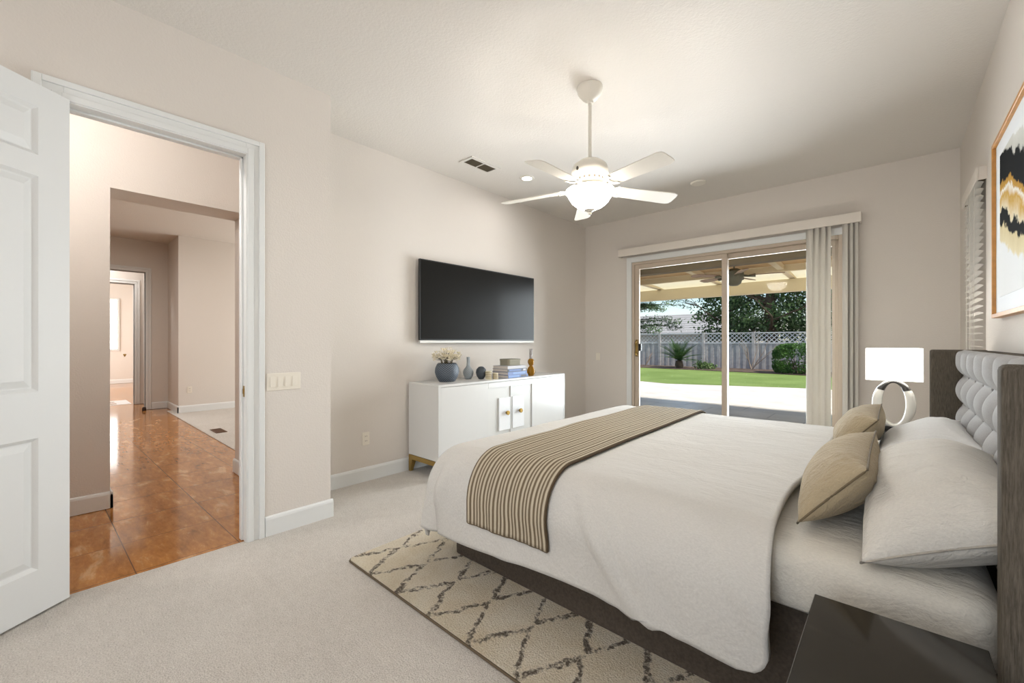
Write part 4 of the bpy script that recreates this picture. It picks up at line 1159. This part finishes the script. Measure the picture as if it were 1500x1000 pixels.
cf = m.build('comforter', 'comforter', origin=(-1.1, BYC, 0.64), smooth=True)
md = cf.modifiers.new('thickness', 'SOLIDIFY'); md.thickness = 0.022; md.offset = 1
for p_ in cf.data.polygons[:1]: pass
tag(cf, 'off-white linen comforter spread over the bed and hanging past its sides', 'comforter')

# striped throw across the foot of the bed
TX0, TX1 = -1.640, -1.140
def throw_fn(off):
    def fn(u, v):
        y = Y0N - 0.405 + v * (Y0R + 0.40 - (Y0N - 0.405))
        x = TX0 + u * (TX1 - TX0)
        x += 0.03 * math.sin(y * 1.3) - 0.02
        if y < Y0N: x += 0.10 * (Y0N - y) * (1 - 0.5 * u)
        return cloth(x, y, off + 0.030 + 0.002 * math.sin(u * 40))
    return fn
m = MB(); m.grid(throw_fn(0.0), 60, 170, uv=True)
th = m.build('throw_blanket', 'throw_stripe', origin=(-1.39, BYC, 0.68), smooth=True)
md = th.modifiers.new('thickness', 'SOLIDIFY'); md.thickness = 0.013; md.offset = 1
tag(th, 'brown and cream striped throw folded across the foot of the bed', 'throw')
f0 = throw_fn(0.004)
for ua in (1.0, 0.0):
    MB().tube([f0(ua, i / 120) for i in range(121)], 0.006, 6).build('edge_binding', 'throw_edge', th, smooth=True, label='dark brown folded edge')
MB().tube([f0(i / 40, 0.0) for i in range(41)], 0.008, 6).build('end_hem', 'throw_stripe', th, smooth=True)

# pillows
def pillow(name, label, cat, mat, seam_mat, W, Hh, T, loc, tilt, yaw=0.0, seed=0, group=None, roll_=0.0):
    """W along y, Hh up the slope, T thick; local x = thickness, tilt leans the top towards +x"""
    rnd = random.Random(seed)
    N = 40
    def outline(a, b):
        # a, b in -1..1 ; corners pulled out, sides slightly drawn in
        pin = 0.055
        return (a * (1 - pin * (1 - b * b) * 0.9) * W / 2, b * (1 - pin * (1 - a * a) * 0.9) * Hh / 2)
    def surf(sg):
        def fn(u, v):
            a, b = 2 * u - 1, 2 * v - 1
            a = math.sin(a * PI / 2) * 0.35 + a * 0.65; b = math.sin(b * PI / 2) * 0.35 + b * 0.65
            y, z = outline(a, b)
            h = ((1 - abs(a) ** 2.6) * (1 - abs(b) ** 2.6)) ** 0.62
            th_ = T / 2 * h * ((1.3 if sg < 0 else 0.9) if T > 0.25 else 1.0)
            wr = mnoise.noise(Vector((y * 7 + seed, z * 7, sg * 3))) * 0.010 + mnoise.noise(Vector((y * 3 + seed, z * 3 + 9, sg))) * 0.016
            # creases that radiate from the corners
            rad = math.hypot(1 - abs(a), 1 - abs(b)); an = math.atan2(1 - abs(b), 1 - abs(a) + 1e-4)
            wr += 0.007 * math.sin(an * 14 + seed) * math.exp(-rad * 2.2) * min(1, rad * 4)
            sag = -0.02 * (z / Hh) 
            return (sg * (th_ + wr * min(1, h * 2.0)) , y, z)
        return fn
    o = thing(name, label, cat, loc, 0, group)
    m = MB(); m.grid(surf(1), N, N); m.grid(surf(-1), N, N)
    p = m.build('cover', mat, o, smooth=True, local=True, merge=True)
    edge = []
    K = 24
    for i in range(K): edge.append(outline(-1 + 2 * i / K, -1))
    for i in range(K): edge.append(outline(1, -1 + 2 * i / K))
    for i in range(K): edge.append(outline(1 - 2 * i / K, 1))
    for i in range(K): edge.append(outline(-1, 1 - 2 * i / K))
    s_ = MB().tube([(0, y, z) for y, z in edge], 0.0035, 6, closed=True).build('piping', seam_mat, o, smooth=True, local=True)
    o.rotation_euler = (Matrix.Rotation(yaw, 4, 'Z') @ Matrix.Rotation(tilt, 4, 'Y') @ Matrix.Rotation(roll_, 4, 'X')).to_euler()
    return o
tl = math.radians(64)
pillow('bed_pillow', 'large cream linen pillow at the near side of the bed by the black nightstand', 'pillow', 'pillow_linen', 'pillow_seam', 1.00, 0.40, 0.27, (0.108, 2.05, 0.725), tl, 0.0, 3, 'cream bed pillows')
pillow('bed_pillow', 'large white pillow at the far side of the bed by the lamp', 'pillow', 'pillow_white', 'pillow_seam', 1.00, 0.40, 0.22, (0.108, 3.12, 0.715), tl, 0.0, 8, 'cream bed pillows')
tl2 = math.radians(40)
pillow('throw_pillow', 'tan lumbar cushion nearest the viewer, leaning on the cream pillow', 'cushion', 'pillow_tan', 'pillow_tan_seam', 0.78, 0.285, 0.20, (-0.155, 2.11, 0.755), tl2, 0.0, 5, 'tan cushions on the bed')
pillow('throw_pillow', 'tan lumbar cushion farther back, leaning on the white pillow', 'cushion', 'pillow_tan', 'pillow_tan_seam', 0.76, 0.285, 0.20, (-0.155, 3.24, 0.755), tl2, 0.0, 12, 'tan cushions on the bed')

# nightstands
def nightstand(y0, y1, label):
    o = thing('nightstand', label, 'nightstand', ((-0.157 + 0.15) / 2, (y0 + y1) / 2, 0), group='black gloss nightstands')
    x0, x1 = -0.157, 0.150
    MB().box(x0, y0, 0.572, x1, y1, 0.60, 0.0015, 1).build('top', 'black_gloss', o)
    MB().box(x0 + 0.012, y0 + 0.012, 0.06, x1 - 0.006, y1 - 0.012, 0.572).build('body', 'black_gloss', o)
    for za, zb in ((0.075, 0.315), (0.325, 0.562)):
        d_ = MB().box(x0 + 0.002, y0 + 0.016, za, x0 + 0.012, y1 - 0.016, zb, 0.001, 1).build('drawer', 'black_gloss', o)
        MB().box(x0 - 0.008, (y0 + y1) / 2 - 0.05, zb - 0.03, x0 + 0.002, (y0 + y1) / 2 + 0.05, zb - 0.02).build('handle', 'black_matte', d_)
    for xx in (x0 + 0.02, x1 - 0.05):
        for yy in (y0 + 0.02, y1 - 0.05):
            MB().box(xx, yy, 0, xx + 0.03, yy + 0.03, 0.06).build('leg', 'black_matte', o)
nightstand(0.86, 1.362, 'glossy black nightstand at the near side of the bed, lower right foreground')
nightstand(4.10, 4.62, 'glossy black nightstand behind the far side of the bed, under the lamp')

# table lamp: oval ring base with a black cap, boxy white shade
LX, LY, LZ = -0.008, 4.36, 0.60
lamp = thing('table_lamp', 'table lamp with white box shade and silvery oval ring base', 'lamp', (LX, LY, LZ))
MB().box(LX - 0.075, LY - 0.05, LZ, LX + 0.075, LY + 0.05, LZ + 0.022, 0.003, 1).build('foot', 'lamp_black', lamp)
cz = 0.795; AO, BO, AI, BI = 0.127, 0.180, 0.066, 0.158
def ring_sector(a0, a1, n, mat, name, grow=0.0, dep=0.052):
    m = MB()
    def fn(u, v):
        t_ = a0 + (a1 - a0) * u; ph_ = 2 * PI * v
        ca, sa = math.cos(t_), math.sin(t_)
        ro = Vector((AO * ca, 0, BO * sa)); ri = Vector((AI * ca, 0, BI * sa))
        mid = (ro + ri) / 2; half = (ro - ri) / 2
        cx_ = math.copysign(abs(math.cos(ph_)) ** 0.6, math.cos(ph_)); sy_ = math.copysign(abs(math.sin(ph_)) ** 0.6, math.sin(ph_))
        p = mid + half * cx_ * (1 + grow)
        return (LX + p.x, LY + dep * sy_ * (1 + grow * 0.5), cz + p.z)
    m.grid(fn, n, 28)
    return m.build(name, mat, lamp, smooth=True, merge=True)
ring_sector(0, 2 * PI, 72, 'lamp_white', 'ring_base')
ring_sector(math.radians(38), math.radians(142), 30, 'lamp_black', 'ring_cap', 0.05)
MB().lathe([(0.012, 0.96), (0.012, 1.04)], LX, LY, 14).build('stem', 'lamp_black', lamp)
sz0, sz1, sx, sy, tk = 0.975, 1.215, 0.160, 0.11, 0.004
m = MB(); m.box(LX - sx, LY - sy, sz0, LX + sx, LY - sy + tk, sz1); m.box(LX - sx, LY + sy - tk, sz0, LX + sx, LY + sy, sz1); m.box(LX - sx, LY - sy + tk, sz0, LX - sx + tk, LY + sy - tk, sz1); m.box(LX + sx - tk, LY - sy + tk, sz0, LX + sx, LY + sy - tk, sz1)
m.build('lamp_shade', 'lamp_shade_lit', lamp)
point('lamp_bulb', (LX, LY, 1.10), 4, WARM, 0.03)

# ------------------------------------------------------------------ outdoors
GZ = -0.06
m = MB(); m.box(-16, YB + 0.15, GZ - 0.2, 6, 9.75, GZ)
struct('patio', m, 'patio_stone')
m = MB(); m.prism([(-16, 9.75), (6, 9.75), (6, 15.6), (-1.9, 14.6), (-3.6, 14.0), (-5.4, 13.3), (-6.6, 13.6), (-8, 13.9), (-16, 14.5)], 'z', GZ - 0.2, GZ)
struct('walkway', m, 'concrete_walk')
m = MB(); m.prism([(-30, 14.9), (-16, 14.5), (-8, 13.9), (-6.6, 13.6), (-5.4, 13.3), (-3.6, 14.0), (-1.9, 14.6), (6, 15.6), (14, 16), (14, 20.2), (-2, 19.9), (-5, 20.4), (-9, 20.6), (-30, 21)], 'z', GZ - 0.2, GZ + 0.005)
struct('lawn', m, 'lawn')
m = MB(); m.prism([(-30, 21), (-9, 20.6), (-5, 20.4), (-2, 19.9), (14, 20.2), (14, 23.4), (-30, 23.4)], 'z', GZ - 0.2, GZ + 0.03)
struct('planting_bed', m, 'soil')
struct('ground_beyond', MB().box(-60, 23.4, GZ - 0.3, 40, 90, GZ - 0.05), 'soil')
struct('exterior_wall', MB().box(XR + 0.15, YB, 0, 8, YB + 0.15, 2.6), 'stucco_out')

# patio cover
pc = thing('patio_cover', 'cream timber patio cover with white translucent panels outside the sliding door', 'patio cover', (-2.5, 9.0, GZ))
def rz(y): return 2.60 + (y - 6.4) * (2.42 - 2.60) / (9.2 - 6.4)
MB().box(-7, 8.95, 2.175, 5, 9.10, 2.40, 0.004, 1).build('header_beam', 'cream_paint', pc)
MB().box(-7, 6.38, 2.335, 5, 6.55, 2.62).build('ledger_beam', 'dark_eave', pc)
for k in range(8):
    x = -6.24 + k * 1.22
    m = MB(); m.prism([(6.56, rz(6.56) - 0.13), (9.22, rz(9.22) - 0.12 + 0.10), (9.22, rz(9.22)), (6.56, rz(6.56))], 'x', x - 0.045, x + 0.045)
    m.build('rafter', 'cream_paint', pc)
for k in range(7):
    x = -6.24 + k * 1.22
    a, b = x + 0.02, x + 1.20
    for y0_, y1_, mt, nm in ((6.56, 7.95, 'roof_panel_wood', 'wood_panel'), (8.0, 9.25, 'roof_panel_white', 'white_panel')):
        m = MB(); m.prism([(y0_, rz(y0_) + 0.002), (y1_, rz(y1_) + 0.002), (y1_, rz(y1_) + 0.022), (y0_, rz(y0_) + 0.022)], 'x', a, b)
        m.build(nm, mt, pc)
MB().box(-4.6, YB + 0.155, 2.66, 5, 6.45, 2.74).build('eave_soffit', 'dark_eave', pc)
MB().box(-6.4, 7.94, rz(7.97) - 0.10, 1.2, 8.01, rz(7.97)).build('purlin', 'cream_paint', pc)
for x in (-6.7, 3.2):
    MB().box(x - 0.07, 8.96, GZ, x + 0.07, 9.09, 2.175).build('post', 'cream_paint', pc)

# patio fan
PFX, PFY, PFZ = -1.915, 7.42, 2.33
pf = thing('outdoor_fan', 'olive-grey patio ceiling fan with brown blades under the patio cover', 'fan', (PFX, PFY, 2.5))
MB().lathe([(0.012, PFZ + 0.1), (0.012, 2.55)], PFX, PFY, 12).build('downrod', 'patio_fan', pf)
MB().lathe([(0, PFZ + 0.115), (0.06, PFZ + 0.11), (0.135, PFZ + 0.07), (0.145, PFZ - 0.02), (0.12, PFZ - 0.06), (0.10, PFZ - 0.13), (0.06, PFZ - 0.16), (0, PFZ - 0.165)], PFX, PFY, 28, cap=False).build('motor_housing', 'patio_fan', pf, smooth=True, autosmooth=40)
for k in range(5):
    a = math.radians(8 + 72 * k); rot = Matrix.Translation(Vector((PFX, PFY, PFZ - 0.01))) @ Matrix.Rotation(a, 4, 'Z') @ Matrix.Rotation(math.radians(11), 4, 'X')
    b = bmesh.new(); pts = [(0.25, -0.05), (0.62, -0.075), (0.68, -0.05), (0.69, 0.0), (0.68, 0.05), (0.62, 0.075), (0.25, 0.05)]
    A = [b.verts.new((x, y, 0)) for x, y in pts]; B = [b.verts.new((x, y, 0.007)) for x, y in pts]
    b.faces.new(A[::-1]); b.faces.new(B)
    for i in range(len(pts)): b.faces.new((A[i], A[(i + 1) % len(pts)], B[(i + 1) % len(pts)], B[i]))
    m = MB(); m.add(b, rot); bl = m.build('blade', 'patio_blade', pf)
    m = MB(); m.tube([rot @ Vector(p) for p in ((0.13, 0, 0), (0.2, 0, -0.01), (0.30, 0, -0.006))], [0.02, 0.016, 0.03], 8).build('blade_bracket', 'patio_fan', bl)

# fence
FYY = 23.0; FZT, FZL = 1.735, 1.20
fence = thing('wood_fence', 'weathered grey board fence with a lattice top across the back yard', 'fence', (-6, FYY, GZ))
x = -19.0; pw_ = 2.32; rnd = random.Random(2)
while x < 3.5:
    MB().box(x - 0.06, FYY - 0.07, GZ, x + 0.06, FYY + 0.05, FZT + 0.03).build('post', 'grey_wood', fence)
    m = MB(); xx = x + 0.065; k = 0
    while xx < x + pw_ - 0.1:
        w = 0.142; o_ = 0.0 if k % 2 else 0.022
        m.box(xx, FYY - 0.01 - o_, GZ + 0.03, min(xx + w, x + pw_ - 0.065), FYY + 0.012 - o_, FZL - 0.01); xx += w + 0.008; k += 1
    m.build('board_panel', 'grey_wood', fence)
    for za_, zb_ in ((FZL - 0.01, FZL + 0.06), (FZT - 0.045, FZT + 0.005)):
        MB().box(x + 0.06, FYY - 0.045, za_, x + pw_ - 0.06, FYY + 0.03, zb_).build('rail', 'lattice_wood', fence)
    m = MB(); z0_, z1_ = FZL + 0.06, FZT - 0.045; hh = z1_ - z0_; x0_, x1_ = x + 0.06, x + pw_ - 0.06
    for sg in (1, -1):
        s_ = -hh
        while s_ < (x1_ - x0_):
            xa, xb = x0_ + s_, x0_ + s_ + hh
            za, zb = (z0_, z1_) if sg > 0 else (z1_, z0_)
            def clipx(xv): return za + (zb - za) * (xv - xa) / hh
            ca, cb = max(xa, x0_), min(xb, x1_)
            if cb - ca > 0.02:
                hwid = 0.027
                m.poly([(ca - 0.0, FYY - 0.012 * sg, clipx(ca) - hwid), (cb, FYY - 0.012 * sg, clipx(cb) - hwid), (cb, FYY - 0.012 * sg, clipx(cb) + hwid), (ca, FYY - 0.012 * sg, clipx(ca) + hwid)])
            s_ += 0.205
    lt = m.build('lattice_panel', 'lattice_wood', fence)
    mdl = lt.modifiers.new('thickness', 'SOLIDIFY'); mdl.thickness = 0.012
    x += pw_

# planting
def leaves(n_clump, per, cen, rad, leaf, seed, shell=0.35, flat=0.6, aspect=0.5, clump_r=None, keep=None):
    rg = np.random.default_rng(seed); V = []; Fc = []
    cen = np.array(cen); rad = np.array(rad)
    cr = clump_r or 0.35
    for i in range(n_clump):
        d = rg.normal(size=3); d /= np.linalg.norm(d)
        r = (shell + (1 - shell) * rg.random()) ** 0.6
        c = cen + d * rad * r
        if keep and not keep(c, rg): continue
        for j in range(per):
            p = c + rg.normal(size=3) * cr * np.array([1, 1, flat])
            a = rg.normal(size=3); a /= np.linalg.norm(a); b = np.cross(a, rg.normal(size=3)); b /= np.linalg.norm(b) + 1e-9
            s_ = leaf * rg.uniform(0.6, 1.3)
            k0 = len(V)
            V += [tuple(p - a * s_), tuple(p + b * s_ * aspect), tuple(p + a * s_), tuple(p - b * s_ * aspect)]
            Fc.append((k0, k0 + 1, k0 + 2, k0 + 3))
    return V, Fc
def mesh_part(name, V, Fc, mat, parent, kind=None):
    me = bpy.data.meshes.new(name); o3 = ORG[parent.name]
    me.from_pydata([tuple(Vector(v) - o3) for v in V], [], Fc); me.materials.append(M[mat])
    o = bpy.data.objects.new(name, me); COL.objects.link(o); o.parent = parent; ORG[o.name] = o3
    if kind: o['kind'] = kind
    return o
def limb(m, p, d, L, r, depth, rg, bend=0.3, n=4, split=2, spread=0.6):
    pts = [Vector(p)]; rs = [r]; d = Vector(d).normalized()
    for i in range(n):
        d = (d + Vector((rg.uniform(-1, 1), rg.uniform(-1, 1), rg.uniform(-0.4, 0.8))) * bend * 0.3).normalized()
        pts.append(pts[-1] + d * L / n); rs.append(r * (1 - 0.55 * (i + 1) / n))
    m.tube(pts, rs, 6)
    tips = [pts[-1]]
    if depth > 0:
        for k in range(split):
            q = pts[rg.randint(n // 2, n)]
            dd = (d + Vector((rg.uniform(-1, 1), rg.uniform(-1, 1), rg.uniform(-0.3, 0.8))) * spread).normalized()
            tips += limb(m, q, dd, L * 0.68, rs[-1] * 0.9, depth - 1, rg, bend, n, split, spread)
    return tips

# airy tree at the left, over the fence
tl_ = thing('conifer_tree', 'airy pale green tree over the fence, at the left of the glass door view', 'tree', (-13.2, 26.0, GZ))
m = MB(); m.tube([(-13.2, 26, GZ), (-13.1, 26, 3), (-13.2, 26.1, 7.5)], [0.22, 0.16, 0.04], 10).build('trunk', 'bark', tl_)
rg = random.Random(11); m = MB(); V = []; Fc = []; ng = np.random.default_rng(5)
for i in range(34):
    z = 1.6 + 4.8 * rg.random(); a = rg.uniform(-1.15, 0.5)
    L = rg.uniform(2.4, 5.2) * (1 - (z - 1.6) / 9)
    pts = [Vector((-13.15, 26, z))]
    d = Vector((math.cos(a), math.sin(a), 0.22))
    for s_ in range(6):
        pts.append(pts[-1] + d * L / 6); d = (d + Vector((rg.uniform(-.12, .12), rg.uniform(-.12, .12), -0.09))).normalized()
    m.tube(pts, [0.045, 0.038, 0.03, 0.024, 0.018, 0.012, 0.006], 5)
    for s_ in range(1, 7):
        for q in range(52):
            p = pts[s_ - 1].lerp(pts[s_], rg.random()) + Vector(ng.normal(size=3) * np.array([0.16, 0.16, 0.10]))
            aa = ng.normal(size=3); aa[2] *= 0.4; aa /= np.linalg.norm(aa); bb = np.cross(aa, [0.1, 0.2, 1]); bb /= np.linalg.norm(bb)
            s1 = rg.uniform(0.07, 0.15); p = np.array(p); k0 = len(V)
            V += [tuple(p - aa * s1), tuple(p + bb * s1 * 0.3), tuple(p + aa * s1), tuple(p - bb * s1 * 0.3)]; Fc.append((k0, k0 + 1, k0 + 2, k0 + 3))
m.build('branches', 'bark', tl_); mesh_part('foliage', V, Fc, 'leaf_airy', tl_)

def big_tree(label, x, y, cen, rad, n, seed, trunk_r, leafm='leaf_dark', per=120):
    o = thing('shade_tree', label, 'tree', (x, y, GZ))
    m = MB(); rg = random.Random(seed)
    m.tube([(x, y, GZ), (x + 0.05, y, 1.5), (x - 0.05, y, 3.2), (x, y, 6.0)], [trunk_r * 1.25, trunk_r, trunk_r * 0.9, trunk_r * 0.4], 12)
    for k in range(9):
        a = rg.uniform(0, 2 * PI); limb(m, (x, y, rg.uniform(1.8, 4.5)), (math.cos(a), math.sin(a), 0.35), rg.uniform(1.5, 2.6), trunk_r * 0.3, 1, rg)
    m.build('trunk', 'bark', o)
    V, Fc = leaves(n, per, cen, rad, 0.095, seed, 0.12, 0.7, 0.55, 0.34)
    mesh_part('foliage', V, Fc, leafm, o)
    return o
big_tree('dense dark tree with a thick trunk behind the fence, right of the door mullion', -4.75, 25.2, (-4.6, 25.6, 3.7), (2.3, 1.5, 3.6), 80, 3, 0.30)
big_tree('dark leafy tree behind the fence beside the neighbouring roof', -7.1, 26.0, (-7.0, 26.2, 3.7), (1.5, 1.2, 3.5), 66, 8, 0.16)
big_tree('dark leafy tree behind the fence, seen between the blind slats', -1.6, 25.6, (-1.6, 25.8, 3.7), (1.9, 1.4, 3.5), 70, 21, 0.2)

# sago palm
sg_ = thing('sago_palm', 'spiky dark green sago palm in the bed against the fence', 'palm', (-8.05, 21.4, GZ))
MB().lathe([(0.16, GZ), (0.2, 0.1), (0.16, 0.32), (0.05, 0.38), (0, 0.4)], -8.05, 21.4, 14, cap=False).build('trunk', 'bark', sg_)
rg = random.Random(6)
for i in range(54):
    a = i * 2.4; el = math.radians(14 + 66 * ((i % 13) / 13.0)); L = rg.uniform(1.05, 1.3)
    m = MB(); pts = []; p = Vector((-8.05, 21.4, 0.34)); d = Vector((math.cos(a) * math.cos(el), math.sin(a) * math.cos(el), math.sin(el)))
    for s_ in range(9):
        pts.append(p.copy()); p = p + d * L / 8; d = (d + Vector((0, 0, -0.075))).normalized()
    m.tube(pts, [0.012 - 0.001 * s_ for s_ in range(9)], 4)
    side = Vector((-math.sin(a), math.cos(a), 0))
    for s_ in range(1, 9):
        for f_ in (0.0, 0.33, 0.66):
            q = pts[s_ - 1].lerp(pts[s_], f_); dr = (pts[s_] - pts[s_ - 1]).normalized()
            ll = 0.30 * math.sin(PI * (s_ - 1 + f_) / 8.6 + 0.25)
            for sd_ in (1, -1):
                tip = q + side * sd_ * ll * 0.8 + dr * ll * 0.55 + Vector((0, 0, 0.05 * ll))
                m.poly([q - dr * 0.012, q + dr * 0.012, tip])
    m.build('frond', 'leaf_sago', sg_, recalc=False)

# clipped hedge bush
hb = thing('hedge_bush', 'rounded clipped green bush in the bed before the fence, right of centre', 'bush', (-2.95, 20.9, GZ))
V = []; Fc = []; ng = np.random.default_rng(14)
for i in range(9000):
    d = ng.normal(size=3); d /= np.linalg.norm(d)
    e = np.sign(d) * np.abs(d) ** 0.6
    r = 1.0 - 0.25 * ng.random() ** 2
    p = np.array([-2.95, 20.9, 0.52]) + e * r * np.array([0.92, 0.7, 0.70]) / max(1, np.linalg.norm(np.abs(e)) * 0.85)
    if p[2] < 0.0: continue
    a = ng.normal(size=3); a /= np.linalg.norm(a); b = np.cross(a, ng.normal(size=3)); b /= np.linalg.norm(b) + 1e-9; s_ = ng.uniform(0.03, 0.06); k0 = len(V)
    V += [tuple(p - a * s_), tuple(p + b * s_ * 0.6), tuple(p + a * s_), tuple(p - b * s_ * 0.6)]; Fc.append((k0, k0 + 1, k0 + 2, k0 + 3))
mesh_part('foliage', V, Fc, 'leaf_hedge', hb)
m = MB(); rg = random.Random(9)
for k in range(6):
    a = k; limb(m, (-2.95 + 0.1 * math.cos(a), 20.9 + 0.1 * math.sin(a), GZ), (math.cos(a) * 0.5, math.sin(a) * 0.4, 1), 0.6, 0.03, 1, rg)
m.build('stems', 'bark', hb)

def bare_shrub(x, y, label, h, seed, n=5):
    o = thing('bare_shrub', label, 'shrub', (x, y, GZ), group='bare shrubs along the fence')
    rg = random.Random(seed)
    for k in range(n):
        a = rg.uniform(0, 2 * PI); m = MB()
        limb(m, (x, y, GZ), (math.cos(a) * 0.7, math.sin(a) * 0.3, 1.2), h * rg.uniform(0.5, 0.65), 0.028, 2, rg, 0.5, 4, 2, 0.7)
        m.build('branch', 'pale_bark', o)
bare_shrub(-5.0, 22.3, 'leafless branching shrub before the fence, between the mullion and the bush', 1.7, 5)
bare_shrub(-10.2, 22.2, 'small leafless shrub before the fence, left of the sago palm', 0.9, 15, 4)
lp = thing('low_plant', 'low leafy plant in the bed just right of the sago palm', 'plant', (-6.95, 21.6, GZ))
V, Fc = leaves(18, 30, (-6.85, 21.4, 0.08), (0.35, 0.25, 0.18), 0.06, 31, 0.2, 0.7, 0.5, 0.12)
mesh_part('foliage', V, Fc, 'leaf_low', lp)
m = MB(); rg = random.Random(3)
for k in range(5): limb(m, (-6.95, 21.6, GZ), (math.cos(k * 1.3), math.sin(k * 1.3), 1.0), 0.35, 0.012, 0, rg)
m.build('stems', 'bark', lp)

# neighbour's house
nh = thing('neighbour_house', 'neighbouring house with a pale grey tiled hip roof beyond the fence', 'house', (-17, 42, GZ))
MB().box(-26, 40.5, GZ, -9.5, 48, 2.15).build('wall', 'house_wall', nh)
m = MB()
e = [(-26.6, 39.8, 2.1), (-8.9, 39.8, 2.1), (-8.9, 48.6, 2.1), (-26.6, 48.6, 2.1)]; r0, r1 = (-22.4, 44.2, 4.15), (-13.1, 44.2, 4.15)
m.poly([e[0], e[1], r1, r0]); m.poly([e[1], e[2], r1]); m.poly([e[2], e[3], r0, r1]); m.poly([e[3], e[0], r0]); m.poly(e[::-1])
m.build('roof', 'roof_tile_grey', nh)
MB().box(-26.6, 39.75, 1.98, -8.9, 39.82, 2.12).build('fascia', 'trim', nh)
